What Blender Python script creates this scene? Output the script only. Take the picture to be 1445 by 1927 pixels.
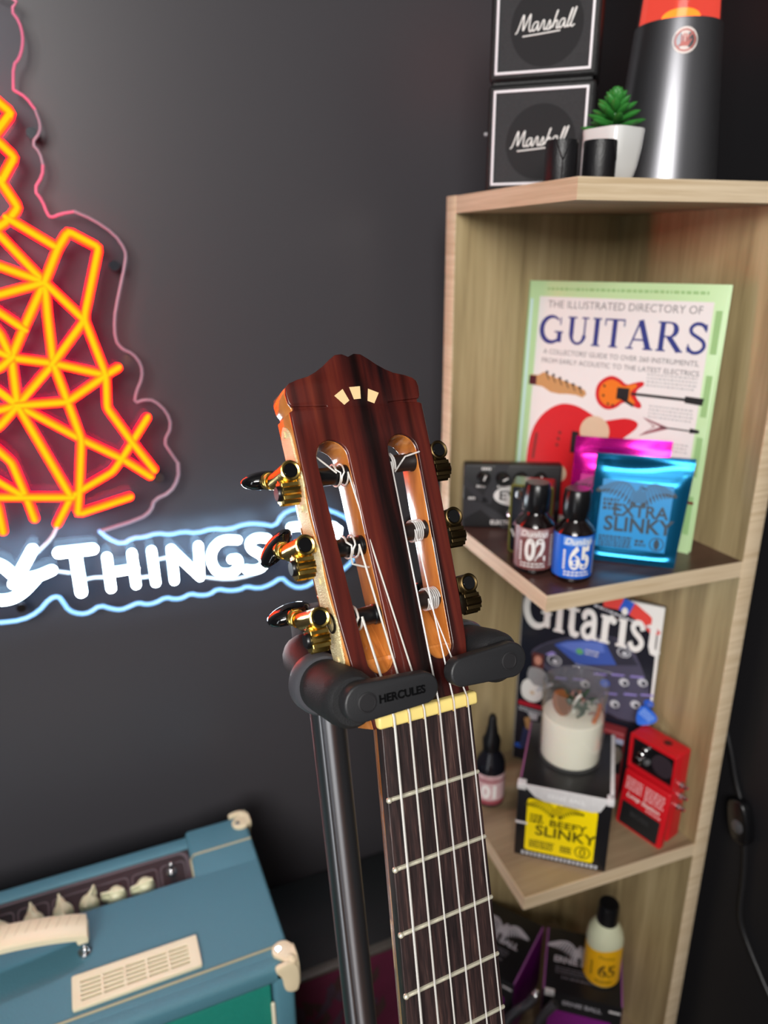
import bpy, bmesh, math, random
from mathutils import Matrix, Vector
random.seed(7)
SC = bpy.context.scene
for _o in list(bpy.data.objects): bpy.data.objects.remove(_o)
COL = SC.collection
PI = math.pi

# ------------------------------------------------------------------ camera
cam_d = bpy.data.cameras.new('camera')
cam = bpy.data.objects.new('camera', cam_d); COL.objects.link(cam)
CAM_LOC = Vector((-.59106, -.71472, 1.45))
_yaw, _pitch, _roll = 1.172919, -.341170, -.006720
_fw = Vector((math.cos(_yaw)*math.cos(_pitch), math.sin(_yaw)*math.cos(_pitch), math.sin(_pitch)))
_rt = Vector((math.sin(_yaw), -math.cos(_yaw), 0)); _up = _rt.cross(_fw)
_r2 = math.cos(_roll)*_rt + math.sin(_roll)*_up; _u2 = -math.sin(_roll)*_rt + math.cos(_roll)*_up
cam.matrix_world = Matrix(((_r2.x, _u2.x, -_fw.x, CAM_LOC.x), (_r2.y, _u2.y, -_fw.y, CAM_LOC.y), (_r2.z, _u2.z, -_fw.z, CAM_LOC.z), (0, 0, 0, 1)))
cam_d.sensor_fit = 'VERTICAL'; cam_d.sensor_height = 36; cam_d.sensor_width = 27
cam_d.lens = 1389.27/1927*36
cam_d.clip_start = .01
cam_d.dof.use_dof = True; cam_d.dof.focus_distance = .395; cam_d.dof.aperture_fstop = 6.6
SC.camera = cam
SC.view_settings.view_transform = 'Standard'; SC.view_settings.look = 'None'
SC.view_settings.gamma = 1; SC.view_settings.use_curve_mapping = False
SC.view_settings.exposure = 0

# ------------------------------------------------------------------ light of the room
w = bpy.data.worlds.new('room_air'); SC.world = w; w.use_nodes = True
w.node_tree.nodes['Background'].inputs[0].default_value = (.80, .86, 1, 1)
w.node_tree.nodes['Background'].inputs[1].default_value = .055

def area(name, loc, target, sx, sy, power, col):
    d = bpy.data.lights.new(name, 'AREA'); d.shape = 'RECTANGLE'; d.size = sx; d.size_y = sy
    d.energy = power; d.color = col
    o = bpy.data.objects.new(name, d); COL.objects.link(o); o.location = loc
    o.rotation_euler = (Vector(target)-Vector(loc)).to_track_quat('-Z', 'Y').to_euler()
    return o
KEY = area('window_light', (-1.30, -1.80, 2.0), (-.35, 0, 1.25), .9, .7, 44, (1, .975, .94))
FILL = area('side_fill_light', (-1.90, -1.42, 1.02), (-.40, -.25, 1.05), .20, 1.8, 5, (.93, .96, 1))  # added tall fill, placed for the highlight down the stand pole
TOP = area('top_fill_light', (-.95, -1.15, 2.45), (-.55, -.15, .9), .5, .5, 4, (1, .98, .95))  # added soft fill from above, brightening the upward faces

# ------------------------------------------------------------------ helpers
def lin(c):
    return tuple(((x/255)/12.92 if x/255 <= .04045 else (((x/255)+.055)/1.055)**2.4) for x in c)
MATS = {}
def mat(name, c, rough=.5, metal=0, coat=0, spec=.5, emit=None, estr=0, bump=0, bscale=400, var=0, vscale=30, sub=0):
    if name in MATS: return MATS[name]
    m = bpy.data.materials.new(name); m.use_nodes = True; nt = m.node_tree; b = nt.nodes['Principled BSDF']
    col = (*lin(c), 1)
    b.inputs['Base Color'].default_value = col; b.inputs['Roughness'].default_value = rough
    b.inputs['Metallic'].default_value = metal; b.inputs['Specular IOR Level'].default_value = spec
    b.inputs['Coat Weight'].default_value = coat; b.inputs['Coat Roughness'].default_value = .08
    if emit: b.inputs['Emission Color'].default_value = (*emit, 1); b.inputs['Emission Strength'].default_value = estr
    tc = nt.nodes.new('ShaderNodeTexCoord')
    if var:
        n = nt.nodes.new('ShaderNodeTexNoise'); n.inputs['Scale'].default_value = vscale; n.inputs['Detail'].default_value = 4
        nt.links.new(tc.outputs['Object'], n.inputs['Vector'])
        mx = nt.nodes.new('ShaderNodeMix'); mx.data_type = 'RGBA'
        mx.inputs[6].default_value = tuple(x*(1-var) for x in col[:3])+(1,); mx.inputs[7].default_value = tuple(min(1, x*(1+var)) for x in col[:3])+(1,)
        nt.links.new(n.outputs['Fac'], mx.inputs[0]); nt.links.new(mx.outputs[2], b.inputs['Base Color'])
    if bump:
        n = nt.nodes.new('ShaderNodeTexNoise'); n.inputs['Scale'].default_value = bscale; n.inputs['Detail'].default_value = 2
        nt.links.new(tc.outputs['Object'], n.inputs['Vector'])
        bp = nt.nodes.new('ShaderNodeBump'); bp.inputs['Strength'].default_value = bump; bp.inputs['Distance'].default_value = .001
        nt.links.new(n.outputs['Fac'], bp.inputs['Height']); nt.links.new(bp.outputs['Normal'], b.inputs['Normal'])
    MATS[name] = m; return m

def wood(name, cols, scale, rough=.5, coat=0, detail=6, dist=.6, stops=None, bump=.05, coord='Object', fine=.35, bands=()):
    """grain: noise stretched along one axis through a colour ramp, plus a finer streak layer"""
    if name in MATS: return MATS[name]
    m = bpy.data.materials.new(name); m.use_nodes = True; nt = m.node_tree; b = nt.nodes['Principled BSDF']
    tc = nt.nodes.new('ShaderNodeTexCoord'); mp = nt.nodes.new('ShaderNodeMapping'); mp.inputs['Scale'].default_value = scale
    n = nt.nodes.new('ShaderNodeTexNoise'); n.inputs['Scale'].default_value = 1; n.inputs['Detail'].default_value = detail; n.inputs['Distortion'].default_value = dist
    mp2 = nt.nodes.new('ShaderNodeMapping'); mp2.inputs['Scale'].default_value = tuple(s*6 for s in scale)
    n2 = nt.nodes.new('ShaderNodeTexNoise'); n2.inputs['Scale'].default_value = 1; n2.inputs['Detail'].default_value = 3
    rp = nt.nodes.new('ShaderNodeValToRGB'); e = rp.color_ramp.elements
    stops = stops or [.30+.4*i/(len(cols)-1) for i in range(len(cols))]
    while len(e) < len(cols): e.new(.5)
    for i, c in enumerate(cols): e[i].position = stops[i]; e[i].color = (*lin(c), 1)
    L = nt.links.new
    L(tc.outputs[coord], mp.inputs[0]); L(mp.outputs[0], n.inputs['Vector']); L(tc.outputs[coord], mp2.inputs[0]); L(mp2.outputs[0], n2.inputs['Vector'])
    ad = nt.nodes.new('ShaderNodeMath'); ad.operation = 'MULTIPLY_ADD'; ad.inputs[1].default_value = fine
    sb = nt.nodes.new('ShaderNodeMath'); sb.operation = 'SUBTRACT'; sb.inputs[1].default_value = fine*.5
    L(n2.outputs['Fac'], ad.inputs[0]); L(n.outputs['Fac'], ad.inputs[2]); L(ad.outputs[0], sb.inputs[0])
    L(sb.outputs[0], rp.inputs[0]); L(rp.outputs[0], b.inputs['Base Color'])
    src = rp.outputs[0]
    if bands:
        sp = nt.nodes.new('ShaderNodeSeparateXYZ'); L(tc.outputs[coord], sp.inputs[0])
        for x0, wd, s_, slant in bands:      # darker streaks of the wood's figure, wandering with the grain
            a1 = nt.nodes.new('ShaderNodeMath'); a1.operation = 'MULTIPLY_ADD'; a1.inputs[1].default_value = slant; L(sp.outputs[1], a1.inputs[0]); L(sp.outputs[0], a1.inputs[2])
            a2 = nt.nodes.new('ShaderNodeMath'); a2.operation = 'MULTIPLY_ADD'; a2.inputs[1].default_value = .014; L(n.outputs['Fac'], a2.inputs[0]); L(a1.outputs[0], a2.inputs[2])
            a3 = nt.nodes.new('ShaderNodeMath'); a3.operation = 'SUBTRACT'; a3.inputs[1].default_value = x0+.007; L(a2.outputs[0], a3.inputs[0])
            a4 = nt.nodes.new('ShaderNodeMath'); a4.operation = 'ABSOLUTE'; L(a3.outputs[0], a4.inputs[0])
            mr = nt.nodes.new('ShaderNodeMapRange'); mr.interpolation_type = 'SMOOTHSTEP'; mr.inputs[1].default_value = 0; mr.inputs[2].default_value = wd; mr.inputs[3].default_value = 1-s_; mr.inputs[4].default_value = 1; L(a4.outputs[0], mr.inputs[0])
            mm_ = nt.nodes.new('ShaderNodeMix'); mm_.data_type = 'RGBA'; mm_.blend_type = 'MULTIPLY'; mm_.inputs[0].default_value = 1; L(src, mm_.inputs[6]); L(mr.outputs[0], mm_.inputs[7]); src = mm_.outputs[2]
        L(src, b.inputs['Base Color'])
    b.inputs['Roughness'].default_value = rough; b.inputs['Coat Weight'].default_value = coat; b.inputs['Coat Roughness'].default_value = .06
    if bump:
        bp = nt.nodes.new('ShaderNodeBump'); bp.inputs['Strength'].default_value = bump; bp.inputs['Distance'].default_value = .001
        L(n2.outputs['Fac'], bp.inputs['Height']); L(bp.outputs['Normal'], b.inputs['Normal'])
    MATS[name] = m; return m

def emis(name, c, s):
    if name in MATS: return MATS[name]
    m = bpy.data.materials.new(name); m.use_nodes = True; nt = m.node_tree
    nt.nodes.remove(nt.nodes['Principled BSDF']); e = nt.nodes.new('ShaderNodeEmission')
    e.inputs[0].default_value = (*c, 1); e.inputs[1].default_value = s
    nt.links.new(e.outputs[0], nt.nodes['Material Output'].inputs[0]); MATS[name] = m; return m

def clear(name, tint=(1, 1, 1), rough=.03, ior=1.45, haze=0):
    """thin clear plastic or glass: see-through with a fresnel shine"""
    if name in MATS: return MATS[name]
    m = bpy.data.materials.new(name); m.use_nodes = True; nt = m.node_tree
    nt.nodes.remove(nt.nodes['Principled BSDF'])
    t = nt.nodes.new('ShaderNodeBsdfTransparent'); t.inputs[0].default_value = (*tint, 1)
    g = nt.nodes.new('ShaderNodeBsdfGlossy'); g.inputs['Roughness'].default_value = rough
    lw = nt.nodes.new('ShaderNodeLayerWeight'); lw.inputs[0].default_value = .5
    pw = nt.nodes.new('ShaderNodeMath'); pw.operation = 'POWER'; pw.inputs[1].default_value = 3.5
    f = nt.nodes.new('ShaderNodeMath'); f.operation = 'MULTIPLY_ADD'; f.inputs[1].default_value = .7; f.inputs[2].default_value = ((ior-1)/(ior+1))**2
    nt.links.new(lw.outputs['Facing'], pw.inputs[0]); nt.links.new(pw.outputs[0], f.inputs[0])
    x = nt.nodes.new('ShaderNodeMixShader')
    nt.links.new(f.outputs[0], x.inputs[0]); nt.links.new(t.outputs[0], x.inputs[1]); nt.links.new(g.outputs[0], x.inputs[2])
    if haze:
        d = nt.nodes.new('ShaderNodeBsdfDiffuse'); d.inputs[0].default_value = (.9, .9, .9, 1); y = nt.nodes.new('ShaderNodeMixShader'); y.inputs[0].default_value = haze
        nt.links.new(x.outputs[0], y.inputs[1]); nt.links.new(d.outputs[0], y.inputs[2]); x = y
    nt.links.new(x.outputs[0], nt.nodes['Material Output'].inputs[0]); MATS[name] = m; return m

I4 = Matrix.Identity(4)
def TR(x, y, z): return Matrix.Translation((x, y, z))
def RX(d): return Matrix.Rotation(math.radians(d), 4, 'X')
def RY(d): return Matrix.Rotation(math.radians(d), 4, 'Y')
def RZ(d): return Matrix.Rotation(math.radians(d), 4, 'Z')
def SCL(x, y, z): return Matrix.Diagonal((x, y, z, 1))
def frame(P, ang, lean=0):
    """x along the face, y up it, z out of it towards the room; ang = heading of x, lean = degrees tipped back"""
    a = math.radians(ang); t = math.radians(lean)
    e = Vector((math.cos(a), math.sin(a), 0)); n0 = Vector((-math.sin(a), math.cos(a), 0))
    u = math.cos(t)*Vector((0, 0, 1)) + math.sin(t)*n0; z = e.cross(u)
    return Matrix(((e.x, u.x, z.x, P[0]), (e.y, u.y, z.y, P[1]), (e.z, u.z, z.z, P[2]), (0, 0, 0, 1)))

def ribbon(pts, ws):
    """a flat stroke of varying width as polygon strips"""
    P = [Vector(p) for p in pts]; n = len(P); L, R = [], []
    ws = list(ws) if isinstance(ws, (list, tuple)) else [ws]*n
    if len(ws) != n:
        W0 = ws; ws = []
        for i in range(n):
            t = i/(n-1)*(len(W0)-1); k = min(int(t), len(W0)-2); ws.append(W0[k]*(1-t+k)+W0[k+1]*(t-k))
    for i in range(n):
        d = (P[min(i+1, n-1)]-P[max(i-1, 0)]).normalized(); q = Vector((-d.y, d.x))*ws[i]*.5
        L.append(P[i]+q); R.append(P[i]-q)
    return [[L[i], R[i], R[i+1], L[i+1]] for i in range(n-1)]
def arc(cx, cy, rx, ry, a0, a1, n=14):
    return [(cx+rx*math.cos(math.radians(a0+(a1-a0)*i/n)), cy+ry*math.sin(math.radians(a0+(a1-a0)*i/n))) for i in range(n+1)]
def smooth(pts, it=2, closed=False):
    P = [Vector(p) for p in pts]
    for _ in range(it):
        Q = []
        n = len(P)
        if not closed: Q.append(P[0])
        for i in range(n if closed else n-1):
            a, b = P[i], P[(i+1) % n]; Q.append(a*.75+b*.25); Q.append(a*.25+b*.75)
        if not closed: Q.append(P[-1])
        P = Q
    return P
def rrect(x0, y0, x1, y1, r, n=4):
    o = []
    for cx, cy, a in ((x1-r, y1-r, 0), (x0+r, y1-r, 90), (x0+r, y0+r, 180), (x1-r, y0+r, 270)):
        o += arc(cx, cy, r, r, a, a+90, n)
    return o
def circ(cx, cy, r, n=24, ry=None): return arc(cx, cy, r, ry or r, 0, 360*(n-1)/n, n-1)

class MB:
    """collects shapes; build() links them as ONE mesh object"""
    def __init__(s, M=None): s.v, s.f, s.m, s.mats, s.M = [], [], [], [], M or I4
    def mi(s, m):
        if m not in s.mats: s.mats.append(m)
        return s.mats.index(m)
    def add(s, vs, fs, m, M=None, fn=None):
        T = s.M @ (M or I4); b = len(s.v)
        if fn: vs = [fn(Vector(v)) for v in vs]
        s.v += [T @ Vector(v) for v in vs]; k = s.mi(m)
        flip = T.determinant() < 0
        for f in fs: s.f.append(tuple(b+i for i in (reversed(f) if flip else f))); s.m.append(k)
        return s
    def mesh(s, me, m, M=None, fn=None):
        return s.add([v.co.copy() for v in me.vertices], [tuple(p.vertices) for p in me.polygons], m, M, fn)
    def box(s, x0, x1, y0, y1, z0, z1, m, bev=0, seg=2, M=None, fn=None):
        bm = bmesh.new(); bmesh.ops.create_cube(bm, size=1)
        for v in bm.verts: v.co = Vector(((x0+x1)/2+v.co.x*(x1-x0), (y0+y1)/2+v.co.y*(y1-y0), (z0+z1)/2+v.co.z*(z1-z0)))
        if bev: bmesh.ops.bevel(bm, geom=bm.edges[:], offset=bev, segments=seg, affect='EDGES', profile=.5)
        bm.verts.index_update(); vs = [v.co.copy() for v in bm.verts]; fs = [[v.index for v in f.verts] for f in bm.faces]; bm.free()
        return s.add(vs, fs, m, M, fn)
    def flat(s, pts, m, z=0, M=None, fn=None):
        pts = [Vector((p[0], p[1])) for p in pts]
        ar = sum(pts[i].x*pts[(i+1) % len(pts)].y-pts[(i+1) % len(pts)].x*pts[i].y for i in range(len(pts)))
        if ar < 0: pts = pts[::-1]
        return s.add([(p.x, p.y, z) for p in pts], [list(range(len(pts)))], m, M, fn)
    def stroke(s, pts, wd, m, z=0, M=None, fn=None):
        for q in ribbon(pts, wd): s.flat(q, m, z, M, fn)
        return s
    def plate(s, loops, z0, z1, m, bev=0, M=None, fn=None, res=2):
        c = bpy.data.curves.new('p', 'CURVE'); c.dimensions = '2D'; c.fill_mode = 'BOTH'; c.extrude = (z1-z0)/2-bev; c.bevel_depth = bev; c.bevel_resolution = res; c.offset = -bev
        for L in loops:
            sp = c.splines.new('POLY'); sp.points.add(len(L)-1); sp.use_cyclic_u = True
            for p, q in zip(sp.points, L): p.co = (q[0], q[1], 0, 1)
        o = bpy.data.objects.new('p', c); me = bpy.data.meshes.new_from_object(o)
        bm = bmesh.new(); bm.from_mesh(me); bmesh.ops.remove_doubles(bm, verts=bm.verts, dist=1e-6); bmesh.ops.recalc_face_normals(bm, faces=bm.faces); bm.to_mesh(me); bm.free()
        s.mesh(me, m, TR(0, 0, (z0+z1)/2) if M is None else M @ TR(0, 0, (z0+z1)/2), fn)
        bpy.data.objects.remove(o); bpy.data.curves.remove(c); bpy.data.meshes.remove(me); return s
    def text(s, t, size, m, M=None, fn=None, align='CENTER', off=0, depth=0, shear=0, sx=1, spacing=1, res=3):
        c = bpy.data.curves.new('t', 'FONT'); c.body = t; c.size = size; c.align_x = align; c.align_y = 'CENTER'; c.offset = off; c.extrude = depth; c.shear = shear
        c.space_character = spacing; c.resolution_u = res
        o = bpy.data.objects.new('t', c); me = bpy.data.meshes.new_from_object(o)
        K = SCL(sx, 1, 1); s.mesh(me, m, K if M is None else M @ K, None) if fn is None else s.add([fn(K @ v.co) for v in me.vertices], [tuple(p.vertices) for p in me.polygons], m, M)
        bpy.data.objects.remove(o); bpy.data.curves.remove(c); bpy.data.meshes.remove(me); return s
    def lathe(s, prof, m, n=32, M=None, mlist=None):
        """prof: (r, z) from bottom to top round local z"""
        vs, fs, idx = [], [], []
        for r, z in prof:
            if r < 1e-7: idx.append([len(vs)]*n); vs.append((0, 0, z))
            else:
                idx.append(list(range(len(vs), len(vs)+n)))
                vs += [(r*math.cos(2*PI*k/n), r*math.sin(2*PI*k/n), z) for k in range(n)]
        for i in range(len(prof)-1):
            fs2 = []
            for k in range(n):
                a, b, c, d = idx[i][k], idx[i][(k+1) % n], idx[i+1][(k+1) % n], idx[i+1][k]
                q = []
                for x in (a, b, c, d):
                    if x not in q: q.append(x)
                if len(q) > 2: fs2.append(q)
            if mlist: s.add(vs, fs2, mlist[i], M)
            else: fs += fs2
        if not mlist: s.add(vs, fs, m, M)
        return s
    def cyl(s, p, q, r, m, n=20, r2=None, M=None, bev=0):
        p, q = Vector(p), Vector(q); d = q-p; h = d.length
        R = d.to_track_quat('Z', 'Y').to_matrix().to_4x4(); r2 = r if r2 is None else r2
        prof = [(0, 0), (r-bev, 0), (r, bev), (r2, h-bev), (r2-bev, h), (0, h)] if bev else [(0, 0), (r, 0), (r2, h), (0, h)]
        K = Matrix.Translation(p) @ R
        return s.lathe(prof, m, n, K if M is None else M @ K)
    def ball(s, c, r, m, n=14, sc=(1, 1, 1), M=None):
        prof = [(math.sin(PI*i/n)*r if 0 < i < n else 0, -math.cos(PI*i/n)*r) for i in range(n+1)]
        K = TR(*c) @ SCL(*sc)
        return s.lathe(prof, m, 2*n, K if M is None else M @ K)
    def tube(s, pts, r, m, n=10, closed=False, M=None, mfront=None, fdir=None, fcos=.6, flat=(1, 1), mmid=None, mcos=.85, mback=None):
        P = [Vector(p) for p in pts]; N = len(P)
        rr = r if isinstance(r, (list, tuple)) else [r]*N
        if not closed and N >= 2:          # rounded ends
            d0 = (P[0]-P[1]).normalized(); d1 = (P[-1]-P[-2]).normalized()
            a = [(P[0]+d0*rr[0]*t, rr[0]*k) for t, k in ((.97, .25), (.75, .66), (.4, .92))]; b = [(P[-1]+d1*rr[-1]*t, rr[-1]*k) for t, k in ((.4, .92), (.75, .66), (.97, .25))]
            P = [x[0] for x in a]+P+[x[0] for x in b]; rr = [x[1] for x in a]+list(rr)+[x[1] for x in b]; N = len(P)
        fm, fb = [], []
        T = []
        for i in range(N):
            a, b = (P[(i-1) % N], P[(i+1) % N]) if closed else (P[max(i-1, 0)], P[min(i+1, N-1)])
            T.append((b-a).normalized())
        u = T[0].orthogonal().normalized(); vs, fs, ff = [], [], []
        for i in range(N):
            u = (u - T[i]*u.dot(T[i])).normalized(); v = T[i].cross(u)
            for k in range(n):
                a = 2*PI*k/n; vs.append(P[i] + (u*math.cos(a)*flat[0]+v*math.sin(a)*flat[1])*rr[i])
        for i in range(N if closed else N-1):
            j = (i+1) % N
            for k in range(n):
                q = (i*n+k, i*n+(k+1) % n, j*n+(k+1) % n, j*n+k)
                if mfront is not None:
                    cc = (vs[q[0]]+vs[q[1]]+vs[q[2]]+vs[q[3]])/4; ax = (P[i]+P[j])/2; nn = cc-ax; nn -= T[i]*nn.dot(T[i])
                    if nn.length > 1e-9:
                        dd = nn.normalized().dot(fdir)
                        if mmid is not None and dd > mcos: fm.append(q); continue
                        if dd > fcos: ff.append(q); continue
                        if mback is not None and dd < -.25: fb.append(q); continue
                fs.append(q)
        if not closed: fs.append(tuple(range(n-1, -1, -1))); fs.append(tuple((N-1)*n+k for k in range(n)))
        s.add(vs, fs, m, M)
        if ff: s.add(vs, ff, mfront, M)
        if fm: s.add(vs, fm, mmid, M)
        if fb: s.add(vs, fb, mback, M)
        return s
    def build(s, name, parent=None, label=None, smoothdeg=38):
        me = bpy.data.meshes.new(name); me.from_pydata([tuple(v) for v in s.v], [], s.f)
        for m in s.mats: me.materials.append(m)
        me.polygons.foreach_set('material_index', s.m)
        bm = bmesh.new(); bm.from_mesh(me)
        loose = [v for v in bm.verts if not v.link_faces]
        if loose: bmesh.ops.delete(bm, geom=loose, context='VERTS')
        bm.to_mesh(me); bm.free()
        me.polygons.foreach_set('use_smooth', [True]*len(me.polygons)); me.set_sharp_from_angle(angle=math.radians(smoothdeg)); me.update()
        o = bpy.data.objects.new(name, me); COL.objects.link(o)
        if parent: o.parent = parent
        if label: o['label'] = label
        return o
def tag(o, label, cat, group=None):
    o['label'] = label; o['category'] = cat
    if group: o['group'] = group
    return o
def thing(name, label, cat, M=None, group=None):
    o = bpy.data.objects.new(name, None); COL.objects.link(o); o.empty_display_size = .02
    if M is not None: o.matrix_world = M
    return tag(o, label, cat, group)
def struct(mb, name):
    o = mb.build(name); o['kind'] = 'structure'; return o
def kids(o): return [c for c in bpy.data.objects if c.parent == o]

# a small hand-made serif alphabet, in units of the cap height
def serif(ch, B=.17, T=.06):
    g = []; S = lambda x0, x1, y: g.append([(x0, y-T/2), (x1, y-T/2), (x1, y+T/2), (x0, y+T/2)])
    st = lambda x, y0, y1, wd=B: g.append([(x-wd/2, y0), (x+wd/2, y0), (x+wd/2, y1), (x-wd/2, y1)])
    rb = lambda p, ws: g.extend(ribbon(p, ws))
    def prof(n, a, b): return [a+(b-a)*math.sin(PI*i/n) for i in range(n+1)]
    if ch == 'G':
        rb(arc(.46, .5, .40, .47, 48, 335, 22), prof(22, T, B*1.1)); st(.78, .05, .42, B); S(.58, .92, .42); st(.80, .68, .95, T*.8); wd = .98
    elif ch == 'U':
        st(.20, .33, 1); rb(arc(.45, .35, .25, .31, 180, 360, 12), prof(12, B*.9, T*1.6)); st(.70, .33, 1, T*1.1); S(.04, .38, .97); S(.57, .84, .97); wd = .90
    elif ch == 'I': st(.19, 0, 1); S(.03, .35, .03); S(.03, .35, .97); wd = .40
    elif ch == 'T': st(.38, 0, 1); S(.02, .74, .97); S(.22, .54, .03); st(.04, .75, .98, T*.8); st(.72, .75, .98, T*.8); wd = .78
    elif ch == 'A':
        rb([(.12, .02), (.44, 1)], T*1.1); rb([(.44, 1), (.78, .02)], B*1.1); rb([(.22, .33), (.66, .33)], T); S(.0, .26, .03); S(.60, .94, .03); wd = .95
    elif ch == 'R':
        st(.19, 0, 1); rb([(.2, .97)]+arc(.42, .735, .22, .235, 90, -90, 12)+[(.2, .5)], [T, T]+prof(10, T, B)+[T, T]); rb([(.42, .5), (.80, .02)], B); S(.03, .35, .03); S(.03, .3, .97); S(.68, .92, .03); wd = .93
    elif ch == 'S':
        rb(smooth([(.60, .80), (.50, .96), (.26, .99), (.10, .84), (.14, .66), (.36, .54), (.56, .42), (.62, .22), (.46, .03), (.22, .02), (.07, .2)], 2), .115); st(.60, .72, .97, T*.8); st(.09, .03, .30, T*.8); wd = .72
    elif ch == 'i': st(.19, 0, .70, B); S(.02, .36, .03); S(.04, .2, .67); g.append(circ(.19, .90, .095, 16)); wd = .38
    elif ch == 't': rb([(.20, .95), (.20, .18), (.25, .06), (.36, .03), (.46, .09)], [B*.8, B, B, B*.8, T]); S(.02, .42, .67); wd = .46
    elif ch == 'a':
        rb(smooth([(.09, .54), (.14, .68), (.32, .71), (.44, .58), (.44, .06)], 2), B*.8); rb(smooth([(.44, .43), (.18, .38), (.07, .2), (.18, .02), (.36, .06), (.44, .22)], 2), B*.72); S(.40, .58, .04); g.append(circ(.11, .54, .075, 12)); wd = .58
    elif ch == 'r': st(.19, 0, .70, B); S(.02, .36, .03); S(.03, .2, .67); rb(smooth([(.20, .42), (.28, .64), (.42, .68)], 2), B*.7); g.append(circ(.43, .60, .09, 14)); wd = .52
    elif ch == 's': rb(smooth([(.40, .52), (.34, .68), (.18, .70), (.07, .58), (.14, .44), (.34, .32), (.42, .18), (.30, .02), (.12, .02), (.04, .18)], 2), B*.72); wd = .48
    else: wd = .35
    return g, wd
def serif_word(mb, word, h, m, z, x0=0, y0=0, width=None, M=None, B=.17, T=.06, gap=.06):
    items, x = [], 0
    for ch in word:
        g, wd = serif(ch, B, T); items.append((x, g)); x += wd+gap
    k = (width/(x-gap)) if width else h
    for ox, g in items:
        for i, q in enumerate(g): mb.flat([(x0+(ox+Vector(p).x)*k, y0+Vector(p).y*h) for p in q], m, z+i*4e-6, M)
    return mb
def bars(mb, x0, y0, x1, lines, pitch, m, z, hgt=.5, M=None, fn=None, seed=1, wmin=.2, wmax=.7):
    """tiny unreadable print as rows of short dashes"""
    rd = random.Random(seed)
    for i in range(lines):
        y = y0-i*pitch; x = x0
        while x < x1-pitch*.3:
            wd = pitch*rd.uniform(wmin, wmax)*1.6; e = min(x1, x+wd)
            mb.flat([(x, y-pitch*hgt/2), (e, y-pitch*hgt/2), (e, y+pitch*hgt/2), (x, y+pitch*hgt/2)], m, z, M, fn)
            x = e+pitch*.28
    return mb
def wings(mb, cx, cy, s, m, z, M=None, m2=None):
    """a spread-winged bird emblem: a leading edge on each side with feathers hanging off it, dark at the tips"""
    m2 = m2 or m
    for sd, k0 in ((-1, 1.0), (1, .82)):
        lead = smooth([(cx+sd*.04*s, cy), (cx+sd*.20*s*k0, cy+.20*s), (cx+sd*.42*s*k0, cy+.19*s), (cx+sd*.60*s*k0, cy+.10*s)], 2)
        n = len(lead)
        for k in range(n):
            t = k/(n-1); p = lead[k]; L = (.10+.20*math.sin(PI*min(1, .25+t*.7)))*s; a = math.radians(-80 if sd > 0 else 260) + sd*math.radians(-4+52*t)
            q = Vector((p.x+math.cos(a)*L, p.y+math.sin(a)*L)); h = p.lerp(q, .60)
            mb.stroke([p, h], [.040*s, .040*s], m2, z+k*2e-6, M); mb.stroke([h, p.lerp(q, .85), q], [.040*s, .026*s, .004*s], m, z+k*2e-6, M)
        mb.stroke(lead, [.03*s, .045*s, .02*s], m2, z+5e-5, M)
    mb.flat(circ(cx, cy-.03*s, .07*s, 14, .13*s), m2, z+6e-5, M); mb.flat(circ(cx+.03*s, cy+.12*s, .045*s, 12), m2, z+7e-5, M); mb.stroke([(cx+.05*s, cy+.12*s), (cx+.12*s, cy+.10*s)], [.04*s, .005*s], m, z+7e-5, M)
    return mb

# ------------------------------------------------------------------ the room
WALLY, WALLX = .130, .040
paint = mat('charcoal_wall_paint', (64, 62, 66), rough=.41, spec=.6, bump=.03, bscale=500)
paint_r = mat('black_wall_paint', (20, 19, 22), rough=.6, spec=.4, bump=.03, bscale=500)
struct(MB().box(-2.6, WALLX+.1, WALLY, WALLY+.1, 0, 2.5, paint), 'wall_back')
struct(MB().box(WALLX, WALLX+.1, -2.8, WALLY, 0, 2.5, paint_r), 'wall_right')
struct(MB().box(-2.6, WALLX+.1, -2.8, WALLY+.1, -.1, 0, wood('dark_floor_boards', [(52, 40, 34), (74, 58, 48)], (3, 40, 1), rough=.5)), 'floor')
struct(MB().box(-2.6, WALLX+.1, -2.8, WALLY+.1, 2.5, 2.6, mat('white_ceiling_paint', (150, 150, 150), rough=.9)), 'ceiling')

# ------------------------------------------------------------------ corner shelf
oak_c = [(140, 122, 88), (168, 149, 110), (184, 165, 126)]
oak_v = wood('light_oak_laminate_upright', oak_c, (38, 38, 2.2), rough=.42)
oak_e = wood('light_oak_edge_band', [(196, 172, 138), (222, 202, 172)], (6, 6, 260), rough=.34, bump=.02)
oak_h = wood('light_oak_laminate_board', [(120, 102, 78), (146, 126, 98), (160, 140, 110)], (2.6, 34, 34), rough=.38)
oak_d = wood('dark_brown_laminate_board', [(62, 40, 36), (78, 52, 46), (88, 62, 54)], (2.6, 34, 34), rough=.34)  # darker, redder brown, used for the second board only
PA, PB, PT = .2098, .2304, .0195
VX, VY = -.2231, -.2169
BZ = [1.5009, 1.1548, .7996, .4450, .0900]; BT = .0163
shelf = thing('corner_shelf', 'light oak corner shelf with five boards standing in the corner of the two dark walls', 'shelf', TR(0, 0, 0))
b = MB(); b.box(-PA+.001, PT, 0, PT, 0, BZ[0], oak_v); b.box(-PA-.0004, -PA+.001, 0, PT, 0, BZ[0]+.0004, oak_e, .0003); b.build('side_panel', shelf)
b = MB(); b.box(0, PT, -PB+.001, 0, 0, BZ[0], oak_v); b.box(0, PT, -PB-.0004, -PB+.001, 0, BZ[0]+.0004, oak_e, .0003); b.build('side_panel', shelf)
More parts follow.
